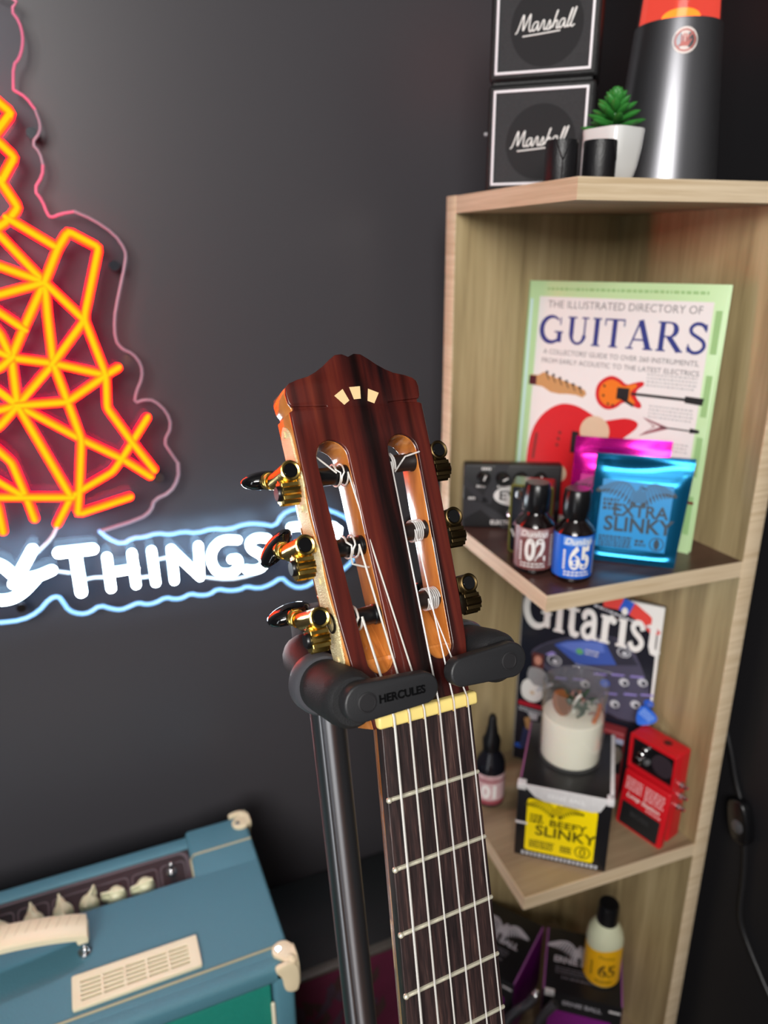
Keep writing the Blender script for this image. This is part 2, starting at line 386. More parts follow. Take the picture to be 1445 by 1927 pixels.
for i, z in enumerate(BZ):
    b = MB(); b.plate([[(-PA+.001, 0), (VX+.001, VY+.001), (0, -PB+.002), (0, 0)]], z-BT, z, oak_d if i == 1 else oak_h)
    b.plate([[(-PA, 0), (VX, VY), (VX+.0012, VY+.0012), (-PA+.0012, 0)]], z-BT, z, oak_e)
    b.plate([[(VX, VY), (0, -PB), (0, -PB+.0015), (VX+.0012, VY+.0012)]], z-BT, z, oak_e)
    b.build('board', shelf)

# ------------------------------------------------------------------ neon sign on the wall
YT = .096          # plane of the tube centres, in front of the clear backing board
_Rc = cam.matrix_world.to_3x3()
def wallpt(u, v, y=YT):
    """point of the photograph on the vertical plane of the sign"""
    d = _Rc @ Vector(((u-722.5)/1389.27, -(v-963.5)/1389.27, -1)); t = (y-CAM_LOC.y)/d.y
    return CAM_LOC + d*t
sign = thing('neon_sign', 'wall sign with a faceted red and yellow light-tube guitar over glowing white lettering', 'neon sign', TR(*wallpt(100, 900)))
SI = sign.matrix_world.inverted()
red_rim = emis('red_light_tube', (1, .001, .0030), 18.0)
red_mid = emis('orange_light_tube_face', (1, .022, .0008), 12.5)
red_core = emis('yellow_light_tube_face', (1, .055, .0007), 12.5)
wht_rim = emis('cool_white_light_tube', (.50, .80, 1), 13)
wht_core = emis('white_light_tube_face', (.86, .95, 1), 40)
acry = clear('clear_acrylic', (.93, .93, .95), .06, 1.35)
def edge_glow(name, c, es, col):  # weak emission stands in for tube light piped through the acrylic
    m = mat(name, c, rough=.35, emit=lin(col), estr=es); return m
edge_r = edge_glow('lit_acrylic_edge_red', (190, 120, 140), .55, (220, 60, 110))
edge_b = edge_glow('lit_acrylic_edge_blue', (150, 190, 230), 1.0, (110, 185, 255))
edge_n = edge_glow('faintly_lit_acrylic_edge', (150, 135, 145), .16, (200, 150, 175))
FD = Vector((0, -1, 0))
sili = emis('added_pink_back_glow', (1, .02, .14), 4.6)  # glow added behind the red tubes to tint the wall
silw = emis('added_pale_blue_back_glow', (.42, .70, 1), 8)  # glow added behind the letters to brighten the wall
def ntube(px, r, name, rim, core, sm=0, wob=0):
    pts = [SI @ wallpt(u, v) for u, v in px]
    pts = [p+FD*wob for p in pts]
    if sm: pts = smooth(pts, sm)
    b = MB(); b.tube(pts, r, rim, 20, mfront=red_mid if core is red_core else core, fdir=FD, fcos=.52 if core is red_core else .5, mmid=core, mcos=.89, mback=sili if core is red_core else silw); return b.build(name, sign)
def fil(px, d=7):
    """round the bends a little"""
    P = [Vector(p) for p in px]; o = [P[0]]
    for i in range(1, len(P)-1):
        a = (P[i-1]-P[i]); c = (P[i+1]-P[i])
        o += [P[i]+a.normalized()*min(d, a.length*.4), P[i]*.6+(P[i]+a.normalized()*min(d, a.length*.4))*.2+(P[i]+c.normalized()*min(d, c.length*.4))*.2, P[i]+c.normalized()*min(d, c.length*.4)]
    return [tuple(p) for p in o+[P[-1]]]
A, B_, C_, D_, E_, F_, G_, H_, I_, J_, K_, L_ = (84, 531), (100, 683), (33, 762), (22, 673), (159, 602), (199, 705), (153, 826), (247, 829), (229, 862), (45, 618), (127, 755), (134, 934)
red = [
    [(-70, 150), (-8, 188), (21, 213), (-6, 250), (-60, 292)], [(-70, 220), (-4, 266), (27, 296), (2, 342), (34, 390), (17, 413), (-10, 432), (-70, 470)],
    [(15, 411), (109, 467)], [A, (109, 467), (128, 436), (185, 466), (160, 587), E_, F_, (201, 766), H_, (289, 882)],
    [(-70, 372), (0, 443), A], [(-70, 478), (0, 501), A], [(-70, 568), (0, 554), A], [A, E_], [A, J_, D_, C_], [A, (89, 590), B_],
    [(-70, 540), (0, 588), J_], [E_, B_], [D_, B_], [(-60, 560), (0, 627), D_], [(-70, 652), (0, 662), D_], [(-70, 712), (0, 692), D_],
    [B_, C_], [B_, F_, (221, 692)], [B_, K_, G_, (149, 922), (146, 966), (243, 934)], [C_, K_, F_], [C_, G_, I_, (282, 895)],
    [(276, 786), I_, (212, 886), (156, 919), L_], [C_, L_], [(-70, 934), (46, 934), L_], [L_, (108, 985)],
    [(-70, 790), (0, 849), (22, 869), (50, 935), (65, 975)], [(-70, 862), (0, 907), (46, 934)], [(-50, 880), (-4, 950), (6, 998)],
    [(-70, 690), (0, 737), C_], [(-70, 780), (0, 771), C_], [(-70, 850), (0, 800), C_],
]
for i, px in enumerate(red):
    ntube(fil(px) if len(px) > 2 else px, .0046, 'light_tube', red_rim, red_core, wob=.0006*(i % 4))
wt = [
    ('letter_tube', [(61, 1034), (46, 1062), (26, 1098)], 0), ('letter_tube', [(-40, 1072), (-12, 1058), (8, 1066), (26, 1084), (48, 1088), (72, 1084), (97, 1073)], 2),
    ('letter_tube', [(-40, 1112), (-12, 1128), (14, 1130), (40, 1118), (60, 1098), (70, 1086)], 2),
]
for nm, px, sm in wt: ntube(px, .0057, nm, wht_rim, wht_core, sm)
def letter(strokes, r=.0050):
    b = MB()
    for px, sm in strokes:
        pts = [SI @ wallpt(u, v) for u, v in px]
        b.tube(smooth(pts, sm) if sm else pts, r, wht_rim, 16, mfront=wht_core, fdir=FD, fcos=.4, mback=silw)
    return b.build('letter_tube', sign)
letter([([(111, 1040), (174, 1033)], 0), ([(141, 1037), (153, 1114)], 0)], .0060)
letter([([(201, 1048), (209, 1107)], 0), ([(248, 1041), (256, 1100)], 0), ([(206, 1077), (253, 1070)], 0)])
letter([([(285, 1036), (293, 1096)], 0)])
letter([([(328, 1092), (322, 1033)], 0), ([(322, 1033), (376, 1085)], 0), ([(376, 1085), (373, 1027)], 0)])
letter([([(446, 1016), (418, 1015), (399, 1033), (396, 1056), (408, 1077), (430, 1080), (447, 1072), (449, 1050), (436, 1052)], 2)])
letter([([(502, 1013), (482, 1011), (468, 1021), (474, 1035), (490, 1042), (500, 1056), (492, 1069), (475, 1073), (464, 1071)], 2)])
letter([([(547, 992), (600, 986), (637, 992), (634, 1010), (596, 1040), (570, 1058), (560, 1068)], 1)])
out_g = [(-90, -60), (35, -2), (20, 19), (36, 40), (43, 66), (42, 90), (36, 110), (25, 123), (25, 168), (27, 170), (48, 182), (66, 206), (76, 232), (75, 250), (60, 270), (75, 287), (81, 310), (80, 330), (64, 357), (80, 378), (88, 400), (95, 410), (115, 402), (140, 398), (175, 413), (215, 440), (236, 470), (237, 490), (222, 560), (215, 600), (217, 640), (230, 657), (250, 665), (266, 686), (268, 710), (256, 738), (253, 759), (270, 752), (290, 753), (314, 775), (323, 802), (308, 832), (320, 850), (335, 872), (336, 900), (320, 927), (290, 940), (285, 960), (265, 976), (188, 1000)]
out_t = [(188, 1000), (203, 1013), (230, 1024), (250, 1012), (270, 1011), (295, 1003), (320, 1006), (345, 1000), (370, 1003), (400, 994), (430, 996), (462, 985), (490, 985), (518, 991), (530, 968), (552, 957), (590, 953), (625, 961), (655, 976), (672, 1002), (672, 1040), (655, 1066), (625, 1084), (598, 1086), (582, 1102), (560, 1107), (543, 1099), (530, 1086), (508, 1101), (486, 1108), (463, 1103), (452, 1110), (430, 1112), (409, 1108), (395, 1119), (376, 1121), (358, 1117), (343, 1126), (328, 1128), (312, 1124), (292, 1135), (275, 1138), (260, 1134), (245, 1141), (228, 1148), (210, 1146), (188, 1139), (169, 1153), (150, 1156), (129, 1149), (118, 1132), (110, 1122), (94, 1126), (72, 1152), (42, 1167), (0, 1172), (-90, 1180)]
YB = .1080
def onb(px): return [SI @ wallpt(u, v, YB) for u, v in px]
def soft(px): return [tuple(p) for p in smooth(px, 1)]
W2 = lambda p: (p.x, p.z)
bk = MB(); bk.plate([[W2(p) for p in onb(soft(out_g))+onb(soft(out_t))[1:]]], -.002, .002, acry, M=TR(0, YB-sign.location.y, 0) @ RX(90)); bk.build('backing_board', sign)
def edge(px, r, m): MB().tube(onb(soft(px)), r*1.1, m, 8).build('backing_edge', sign)
edge(out_g[:12], .0011, edge_r); edge(out_g[11:17], .0011, edge_n); edge(out_g[16:24], .0011, edge_r); edge(out_g[23:44], .0012, edge_n); edge(out_g[43:], .0016, edge_n)
edge(out_t, .0021, edge_b)
for px in ([(108, 990), (98, 1012), (70, 1040)], [(97, 1074), (130, 1078)], [(155, 1093), (172, 1087), (200, 1086)], [(258, 1088), (285, 1084)], [(300, 1052), (318, 1048)], [(380, 1086), (430, 1092), (470, 1084), (495, 1074)]):
    MB().tube(smooth([SI @ wallpt(u, v, YT+.004) for u, v in px], 1), .0017, mat('clear_link_tube', (200, 205, 215), rough=.25), 8).build('link_tube', sign)
for u, v in ((60, 250), (215, 500), (300, 900), (600, 1090), (40, 1145)):
    p = SI @ wallpt(u, v, YB); MB().cyl(p+Vector((0, .0, 0)), p+Vector((0, WALLY-YB, 0)), .005, mat('chrome', (210, 210, 212), rough=.12, metal=1), 16).build('standoff', sign)

# ------------------------------------------------------------------ classical guitar hanging in a floor stand
GX, GY, GZ = Vector((.9948179, .0851123, -.0556164)), Vector((.0273252, .3030726, .9525756)), Vector((.0979318, -.9491590, .2991764))
GT = Vector((-.4505337, -.4346832, 1.2322355))
GM = Matrix(((GX.x, GY.x, GZ.x, GT.x), (GX.y, GY.y, GZ.y, GT.y), (GX.z, GY.z, GZ.z, GT.z), (0, 0, 0, 1)))
gtr = thing('classical_guitar', 'classical guitar with dark red rosewood slotted headstock and gold tuners held in the black stand', 'guitar', GM)
HS = TR(-.0042, .006, 0) @ RX(-12)
HS = HS @ TR(0, .1, 0) @ RZ(1.0) @ TR(0, -.1, 0)
rose = wood('rosewood_veneer', [(18, 6, 8), (56, 17, 14), (82, 27, 20), (108, 44, 28)], (52, 3.0, 4), rough=.3, coat=.22, stops=[.32, .44, .58, .76], dist=.5, bump=.015, bands=((.0035, .006, .88, .04), (-.0245, .004, .5, .0), (.0215, .004, .6, -.02)))
maho = wood('lacquered_mahogany', [(150, 84, 36), (196, 120, 54), (214, 140, 70)], (120, 8, 30), rough=.16, coat=.7, bump=.01)
ebony = wood('fretboard_rosewood', [(25, 19, 20), (42, 30, 30), (60, 42, 40), (104, 78, 70)], (260, 14, 60), rough=.42, stops=[.3, .48, .62, .8], bump=.15, fine=.5)
gold = mat('gold_plating', (236, 202, 112), rough=.22, metal=1, bump=.0)
goldp = mat('engraved_gold_plate', (238, 224, 176), rough=.42, metal=.45, bump=.9, bscale=1400)
gold_dark = mat('dark_gold_metal', (104, 86, 56), rough=.34, metal=1)  # darker gold for the right-hand tuners
blk = mat('black_plastic', (12, 12, 14), rough=.3)
blkg = mat('glossy_black_plastic', (9, 9, 10), rough=.07, coat=.6)
blkm = mat('matt_black_rubber', (26, 26, 28), rough=.62, bump=.25, bscale=1500)
steel = mat('nickel_silver', (238, 232, 208), rough=.38, metal=.6)
silver = mat('wound_silver_string', (240, 236, 228), rough=.45, metal=.55)
nylon = mat('clear_nylon_string', (236, 232, 228), rough=.15, spec=.8)
_nt = nylon.node_tree; _tr = _nt.nodes.new('ShaderNodeBsdfTransparent'); _mx = _nt.nodes.new('ShaderNodeMixShader'); _mx.inputs[0].default_value = .42
_nt.links.new(_tr.outputs[0], _mx.inputs[1]); _nt.links.new(_nt.nodes['Principled BSDF'].outputs[0], _mx.inputs[2]); _nt.links.new(_mx.outputs[0], _nt.nodes['Material Output'].inputs[0])
ivory = mat('ivory_plastic', (238, 214, 130), rough=.35)
oh = [(0, .1826), (.0035, .1842), (.0075, .1838), (.0115, .1811), (.0157, .1778), (.0205, .1748), (.025, .1727), (.0315, .1711), (.036, .1694), (.0382, .1674), (.0389, .164), (.0383, .159), (.0371, .1572)]
oh2 = [(.0367, .1552), (.0384, .1543), (.0383, .150), (.0375, .1), (.0350, .048), (.0330, .025), (.0305, .012), (.0284, .003), (.0278, -.006)]
def sym(slit):
    r = oh + ([(.018, .1563), (.0179, .1560)] if slit else []) + oh2
    return r + [(-x, y) for x, y in reversed(r[1:])]
def slot(sd):
    t, bt, rt, rb = (.0205*sd, .1292), (.0172*sd, .0262), .0089, .0075
    return arc(t[0], t[1], rt, rt, -3*sd, 180-3*sd, 14) + arc(bt[0], bt[1], rb, rb, 180-3*sd, 360-3*sd, 14)
b = MB(HS); b.plate([sym(False), slot(-1), slot(1)], -.021, -.0024, maho, .0006)
for sd in (-1, 1):      # string ramps closing the lower ends of the slots
    cx = .0174*sd
    vs = [(cx-.0074, .018, -.0026), (cx+.0074, .018, -.0026), (cx+.0077, .046, -.0208), (cx-.0077, .046, -.0208), (cx-.0074, .018, -.0208), (cx+.0074, .018, -.0208)]
    b.add(vs, [(0, 1, 2, 3), (0, 4, 5, 1), (1, 5, 2), (0, 3, 4), (3, 2, 5, 4)], maho)
hst = b.build('headstock', gtr, 'orange lacquered wood with two string slots')
b = MB(HS); b.plate([sym(True), slot(-1), slot(1)], -.0024, 0, rose, .0006); b.box(-.0362, -.0170, .1546, .1580, -.0023, -.0009, rose); b.box(.0170, .0362, .1546, .1580, -.0023, -.0009, rose); b.build('face_veneer', hst, 'dark red striped rosewood face')
pale = mat('pale_inlay', (232, 200, 148), rough=.3)
for sx, sy, rot in ((-.0082, .1602, 32), (0, .1623, 2), (.0090, .1598, -24)):
    b = MB(HS @ TR(sx, sy, 0) @ RZ(rot)); b.plate([[(-.0032, .0034), (.0032, .0034), (.0019, -.0034), (-.0021, -.0034)]], -.0008, .00012, pale); b.build('inlay', gtr)
# neck, fingerboard, nut, frets
def hw(d): return .026+5*d/325
b = MB()
for i in range(14):
    y0, y1 = -.36*i/14, -.36*(i+1)/14
    ring = lambda y: [( (hw(-y)-.0003)*math.cos(a), y, -.0062-(.0175 if y > -.30 else .0175+(-y-.30)*.5)*abs(math.sin(a))**.8) for a in [PI*k/12 for k in range(13)]]
    r0, r1 = ring(y0), ring(y1)
    b.add(r0+r1, [(k, k+1, 14+k, 13+k) for k in range(12)]+[(0, 13, 25, 12)], maho)
b.add([(x, .0, z) for x, z in [((.0257)*math.cos(PI*k/12), -.0062-.0175*abs(math.sin(PI*k/12))**.8) for k in range(13)]] + [(.030*math.cos(PI*k/12)-.002, .03, -.012-.015*abs(math.sin(PI*k/12))**.8) for k in range(13)], [(k+1, k, 13+k, 14+k) for k in range(12)]+[(0, 12, 25, 13)], maho)
b.build('neck', gtr)
b = MB(); b.plate([[(-hw(0), 0), (hw(0), 0), (hw(.46), -.46), (-hw(.46), -.46)]], -.0062, 0, ebony, .0006); b.build('fingerboard', gtr)
b = MB(); b.box(-.0292, .0280, -.0004, .0062, -.006, .0042, ivory, .0016, 3)
SXN = [-.0212, -.0127, -.0042, .0044, .0130, .0212]
for x in SXN: b.box(x-.0007, x+.0007, -.0005, .0063, .0036, .0043, mat('nut_slot_shadow', (180, 150, 84), rough=.5))
b.build('nut', gtr)
for k in range(1, 20):
    d = .65*(1-2**(-k/12))
    if d > .455: break
    b = MB(); b.tube([(-hw(d)+.0006, -d, 0), (hw(d)-.0006, -d, 0)], .0011, steel, 8); b.ball((-hw(d)+.0006, -d, .0002), .0015, steel, 8); b.build('fret', gtr)
# tuning machines
CAPY = {-1: [.1250, .0873, .0515], 1: [.1278, .0902, .0535]}
RZc = -.0082
for sd in (-1, 1):
    ptop, pbot = Vector((.0384*sd, .150)), Vector((.0336*sd, .030)); dv = (pbot-ptop).normalized()
    # plate frame: x along the side downwards, y from front to back, z outwards
    out = Vector((sd*abs(dv.y), dv.x*sd*sd*(1 if sd > 0 else -1) if False else 0)); out = Vector((-dv.y*sd if sd < 0 else -dv.y, dv.x if sd > 0 else -dv.x))
    out = Vector((sd*abs(dv.y), abs(dv.x)*-1*0))
    PM = Matrix(((dv.x, 0, sd, ptop.x), (dv.y, 0, 0, ptop.y), (0, -1, 0, 0), (0, 0, 0, 1)))
    ys = CAPY[sd]; mtl = goldp
    xs = [ptop.y-y+.005 for y in ys]
    prof = []; Lp = .127; n = 70
    def halfw(x):
        k = max(math.exp(-((x-q)/.0078)**2) for q in xs); e = min(1, x/.006, (Lp-x)/.006)
        return (.0066+.0026*k)*max(.08, math.sqrt(max(0, e)))
    up_ = [(i/n*Lp, .0112+halfw(i/n*Lp)) for i in range(n+1)]; dn_ = [(i/n*Lp, .0112-halfw(i/n*Lp)) for i in range(n, -1, -1)]
    b = MB(HS @ PM); b.plate([up_+dn_], .0001, .0013, goldp if sd < 0 else gold_dark, .0003)
    for x in (.004, .043, .081, .121): b.cyl((x, .0112, .0012), (x, .0112, .0021), .0019, goldp if sd < 0 else gold_dark, 12)
    plate = b.build('tuner_plate', gtr)
    for j, y in enumerate(ys):
        cx = sd*.0436
        g1 = gold if sd < 0 else gold_dark
        b = MB(HS)
        b.cyl((cx, y, -.0245), (cx, y, -.0025), .0050, g1, 24, bev=.0006)                       # worm housing, front end open
        b.box(min(sd*.0375, cx), max(sd*.0375, cx), y-.0042, y+.0042, -.0150, -.0035, g1, .0008)   # bracket to the plate
        b.lathe([(.0050, 0), (.0052, .0004), (.0052, .0011), (.0046, .0014), (.0037, .0010)], g1, 28, TR(cx, y, -.0026))
        wh = b.build('worm_housing', plate)
        b = MB(HS); b.cyl((cx, y, -.0024), (cx, y, -.0015), .0037, blkg, 24, bev=.0003); b.build('end_cap', plate, 'round black end cap')
        b = MB(HS); yr = y-.0098                                                             # gear wheel on the roller's axis
        gx0, gx1 = sd*.0398, sd*.0492
        pts = []
        for k in range(28): pts.append(((.0066 if k % 2 else .0056)*math.cos(2*PI*k/28), (.0066 if k % 2 else .0056)*math.sin(2*PI*k/28)))
        b.plate([pts], 0, .0094, g1, .0003, M=TR(gx0, yr, RZc) @ RY(90*sd))
        b.lathe([(0, .0094), (.0040, .0094), (.0040, .0104), (.0034, .0112), (0, .0112)], blk, 20, TR(gx0, yr, RZc) @ RY(90*sd))
        b.build('gear', plate)
        b = MB(HS)                                                                           # turned shaft and button going back
        tl = {(-1, 0): (-.014, .004), (-1, 1): (-.010, -.008), (-1, 2): (-.014, .001)}.get((sd, j), (.006, 0))
        p0 = Vector((cx, y, -.0245)); p1 = p0+Vector((sd*.0010, .0030, -.0105))
        for k in range(4):
            q = p0+(p1-p0)*(k/4); b.cyl(q, p0+(p1-p0)*(k/4+.16), .0036 if k % 2 else .0046, g1, 18, bev=.0004)
            b.cyl(q, p0+(p1-p0)*((k+1)/4), .0026, g1, 16)
        b.cyl(p1+Vector((0, 0, .0035)), p1-Vector((0, 0, .0015)), .0046, g1, 20, bev=.0008)
        b.build('button_shaft', plate)
        b = MB(HS @ TR(*(p1+Vector((0, .0006, 0)))) @ RX(14) @ RZ({(-1, 0): 2, (-1, 1): 47, (-1, 2): 13}.get((sd, j), 10*sd)))
        prof_b = [(0, -.0165), (.0050, -.0160), (.0086, -.0138), (.0112, -.0098), (.0116, -.0062), (.0096, -.0026), (.0056, -.0002), (.0030, .0004), (0, .0004)]
        b.lathe(prof_b, blkg, 28, SCL(1.06, .44, 1.1)); b.build('button', plate, 'glossy black oval tuning button')
    for j, y in enumerate(ys):
        yr = y-.0098+.006
        b = MB(HS); xin = sd*.0085; xo = sd*.0365
        rr = .0052
        pr = [(rr*.8, 0), (rr, .0006), (rr, .004), (rr*.90, .0046), (rr*.90, .0185), (rr, .0192), (rr, .0275), (rr*.8, .028)]
        pr = [(r, z/.028*abs(xo-xin)) for r, z in pr]
        b.lathe(pr, blk if sd < 0 else mat('dark_brown_roller', (34, 26, 24), rough=.3), 24, TR(xin, yr, RZc) @ RY(90*sd)); b.build('string_roller', plate)
# strings
RY0 = [CAPY[-1][2]-.0038, CAPY[-1][1]-.0038, CAPY[-1][0]-.0038, CAPY[1][0]-.0038, CAPY[1][1]-.0038, CAPY[1][2]-.0038]
RXC = [-.0215, -.0150, -.0128, .0130, .0185, .0175]
SR = [.00066, .00056, .00047, .00050, .00045, .00042]
for i in range(6):
    m = silver if i < 3 else nylon
    y, xc, r = RY0[i], RXC[i], SR[i]; R = .0053+r
    turns = [3, 2.2, 3, 2.2, 5, 6][i]; step = (.0021 if i < 3 else .0012)*(-1 if i < 3 else 1)
    sx = 1 if i < 3 else -1
    coil = []
    N = int(turns*18)
    for k in range(N+1):
        a = 2*PI*k/18+PI*.5
        coil.append(HS @ Vector((xc+step*k/18*(1.6 if i < 3 and k % 36 > 18 else 1), y+R*math.cos(a), RZc+R*math.sin(a))))
    tail = []
    if i == 2: tail = [HS @ Vector(p) for p in ((-.028, y+.010, RZc+.004), (-.0235, y+.017, RZc-.001), (-.017, y+.022, RZc-.004))]
    elif i == 1: tail = [HS @ Vector(p) for p in ((-.019, y-.009, RZc+.002), (-.012, y-.012, RZc+.003), (-.005, y-.0125, RZc))]
    elif i == 3: tail = [HS @ Vector(p) for p in ((.022, y+.002, RZc+.006), (.029, y+.003, .0015))]
    nut_pt = Vector((SXN[i], .0045, .0043+r))
    run = [nut_pt, Vector((SXN[i], .001, .0043+r)), Vector((SXN[i]*1.27, -.50, .0052)), Vector((SXN[i]*1.36, -.648, .0075))]
    b = MB(); b.tube(smooth(list(reversed(tail)), 1)+list(reversed(coil))+run if tail else list(reversed(coil))+run, r, m, 8)
    b.build('string', gtr, 'wound silver bass string' if i < 3 else 'clear nylon treble string')
# body below the frame
spruce = wood('spruce_top', [(196, 142, 84), (214, 164, 104)], (160, 6, 40), rough=.2, coat=.5)
half = smooth([(0, -.325), (.07, -.327), (.135, -.355), (.140, -.42), (.117, -.50), (.128, -.57), (.172, -.66), (.182, -.73), (.140, -.80), (.06, -.815), (0, -.816)], 3)
outl = [(p.x, p.y) for p in half]+[(-p.x, p.y) for p in reversed(half[1:-1])]
b = MB(); b.plate([outl], -.100, -.0085, maho, .001); b.plate([outl, circ(0, -.475, .042, 40)], -.0085, -.0062, spruce, .0006); b.plate([circ(0, -.475, .0415, 40)], -.0086, -.0080, blk)
b.box(-.09, .09, -.665, -.635, -.0062, .004, ebony, .002); b.build('body', gtr)

# ------------------------------------------------------------------ guitar stand
STP = GM @ Vector((-.0120, .040, -.1055)); SD_ = Vector((.0330, -.1034, -.9941))
stand = thing('guitar_stand', 'black steel guitar stand with rubber yoke arms holding the classical guitar by its neck', 'stand', TR(*(STP+SD_*(STP.z/.9941))))
SI2 = stand.matrix_world.inverted(); SG = SI2 @ GM
polem = mat('satin_black_steel', (120, 122, 126), rough=.42, metal=.92)
_nt = polem.node_tree; _b = _nt.nodes['Principled BSDF']; _tg = _nt.nodes.new('ShaderNodeTangent'); _tg.direction_type = 'RADIAL'; _tg.axis = 'Z'
_b.inputs['Anisotropic'].default_value = .92; _b.inputs['Anisotropic Rotation'].default_value = .25; _nt.links.new(_tg.outputs[0], _b.inputs['Tangent'])
foot = STP+SD_*(STP.z/.9941)
b = MB(SI2); b.cyl(STP+SD_*.012, foot-SD_*.02, .0113, polem, 32); b.cyl(STP+SD_*.62, foot-SD_*.1, .015, polem, 32); b.build('pole', stand)
for a in (80, 205, 325):
    d = Vector((math.cos(math.radians(a)), math.sin(math.radians(a)), 0)); h = foot-SD_*.30
    b = MB(SI2); b.tube([h, h+d*.05-Vector((0, 0, .03)), h+d*.33*(.85 if a == 80 else 1)-Vector((0, 0, h.z-.02))], .009, polem, 14); b.ball(h+d*.33*(.85 if a == 80 else 1)-Vector((0, 0, h.z-.016)), .016, blkm, 10); b.build('leg', stand)
# yoke
b = MB(SG); b.box(-.027, .004, .006, .046, -.118, -.088, blkm, .006, 3); b.cyl((-.020, .036, -.088), (-.020, .036, -.084), .005, mat('chrome', (210, 210, 212), rough=.12, metal=1), 16, bev=.001)
b.build('yoke_hub', stand)
for sd in (-1, 1):
    cy = .0185 if sd < 0 else .0205
    b = MB(SG)
    arm = smooth([(-.012, .022, -.094), (sd*.026-.006, .026, -.088), (sd*.041, .026, -.068), (sd*.0425, .022, -.046), (sd*.0420, cy, -.030)], 2)
    b.tube(arm, .0095, blkm, 16, flat=(1, .8)); b.build('yoke_arm', stand)
    b = MB(SG); zf = .0105 if sd < 0 else .0055
    b.lathe([(0, -.038), (.0125, -.038), (.0155, -.0355), (.0155, -.0275), (.0145, -.026), (0, -.026)], mat('grey_black_plastic', (72, 72, 77), rough=.36), 36, TR(sd*.043, cy, 0)); b.build('yoke_collar', stand)
    b = MB(SG); b.lathe([(0, -.028), (.0130, -.028), (.0134, -.02), (.0138, zf-.009), (.0132, zf-.003), (.0112, zf), (0, zf)], blkm, 36, TR(sd*.043, cy, 0)); b.build('foam_roller', stand)
    b = MB(SG)
    P0, P1 = (Vector((-.0425, .0192)), Vector((-.0100, .0190))) if sd < 0 else (Vector((.0445, .0205)), Vector((.0150, .0202)))
    r0, r1 = (.0090, .0074) if sd < 0 else (.0090, .0072); d = (P1-P0); ang = math.degrees(math.atan2(d.y, d.x))
    lp = arc(P0.x, P0.y, r0, r0, ang+90, ang+270, 18)+arc(P1.x, P1.y, r1, r1, ang-90, ang+90, 18)
    b.plate([lp], zf, zf+.0078, mat('black_moulded_plastic', (36, 36, 38), rough=.45, bump=.1, bscale=1800), .0012)
    b.lathe([(.0040, 0), (.0047, 0), (.0047, .0004), (.0040, .0006), (.0038, .0002), (0, .0003)], mat('worn_black_plastic', (34, 33, 35), rough=.5), 28, TR(P0.x+(.002 if sd < 0 else -.002), P0.y, zf+.0078))
    if sd < 0: b.text('HERCULES', .0052, mat('embossed_black_letters', (4, 4, 5), rough=.3), TR(-.0225, .0190, zf+.0079) @ RZ(-.5), off=.00012, depth=.0005, sx=1.0)
    b.build('swing_latch', stand, 'black latch lettered HERCULES' if sd < 0 else None)

# ------------------------------------------------------------------ on top of the corner shelf
white = mat('white_print', (236, 234, 230), rough=.5)
cream = mat('cream_plastic', (226, 216, 184), rough=.4)
ink = mat('black_print', (18, 18, 20), rough=.5)
chrome = mat('chrome', (210, 210, 212), rough=.12, metal=1)
tolex = mat('black_tolex', (17, 17, 18), rough=.5, bump=.5, bscale=1200)
grille = mat('grey_black_grille_cloth', (60, 60, 62), rough=.85, bump=.9, bscale=2600, var=.35, vscale=900)
cone = mat('dark_speaker_shadow', (43, 43, 45), rough=.9, bump=.9, bscale=2600)
pipe = mat('white_piping', (224, 218, 222), rough=.4)
def script(mb, x0, y0, k, m, z):
    """the maker's name in slanted joined handwriting, as fine raised tubes"""
    L = [[(0, .0), (.10, .08), (.34, 1.0), (.40, 1.0), (.42, .15), (.46, .12), (.78, 1.0), (.83, 1.0), (.80, .2), (.90, .02), (1.0, .1)],
         [(1.36, .50), (1.20, .56), (1.04, .38), (1.02, .12), (1.14, .02), (1.30, .2), (1.38, .52), (1.36, .1), (1.44, .02), (1.54, .2), (1.64, .56), (1.72, .60), (1.76, .46), (1.74, .1), (1.84, .02), (1.98, .24), (2.08, .60), (2.14, .40), (2.14, .12), (2.02, .02), (1.94, .08)],
         [(2.14, .06), (2.30, .2), (2.50, .95), (2.52, 1.05), (2.46, .98), (2.30, .0), (2.34, .3), (2.50, .52), (2.58, .42), (2.54, .08), (2.62, .02), (2.72, .16)],
         [(3.02, .50), (2.88, .56), (2.72, .38), (2.70, .12), (2.82, .02), (2.96, .2), (3.05, .52), (3.02, .1), (3.12, .02), (3.24, .24), (3.42, .95), (3.42, 1.08), (3.34, .9), (3.20, .12), (3.30, .02), (3.44, .24), (3.64, .98), (3.64, 1.12), (3.56, .92), (3.42, .12), (3.52, .02), (3.66, .14)], [(.5, -.2), (1.6, -.16), (2.8, -.10)]]
    for P in L: mb.tube(smooth([(x0+(x+.12*y)*k, y0+(y+x*.035)*k, z) for x, y in P], 2), .00062, m, 6)
    return mb
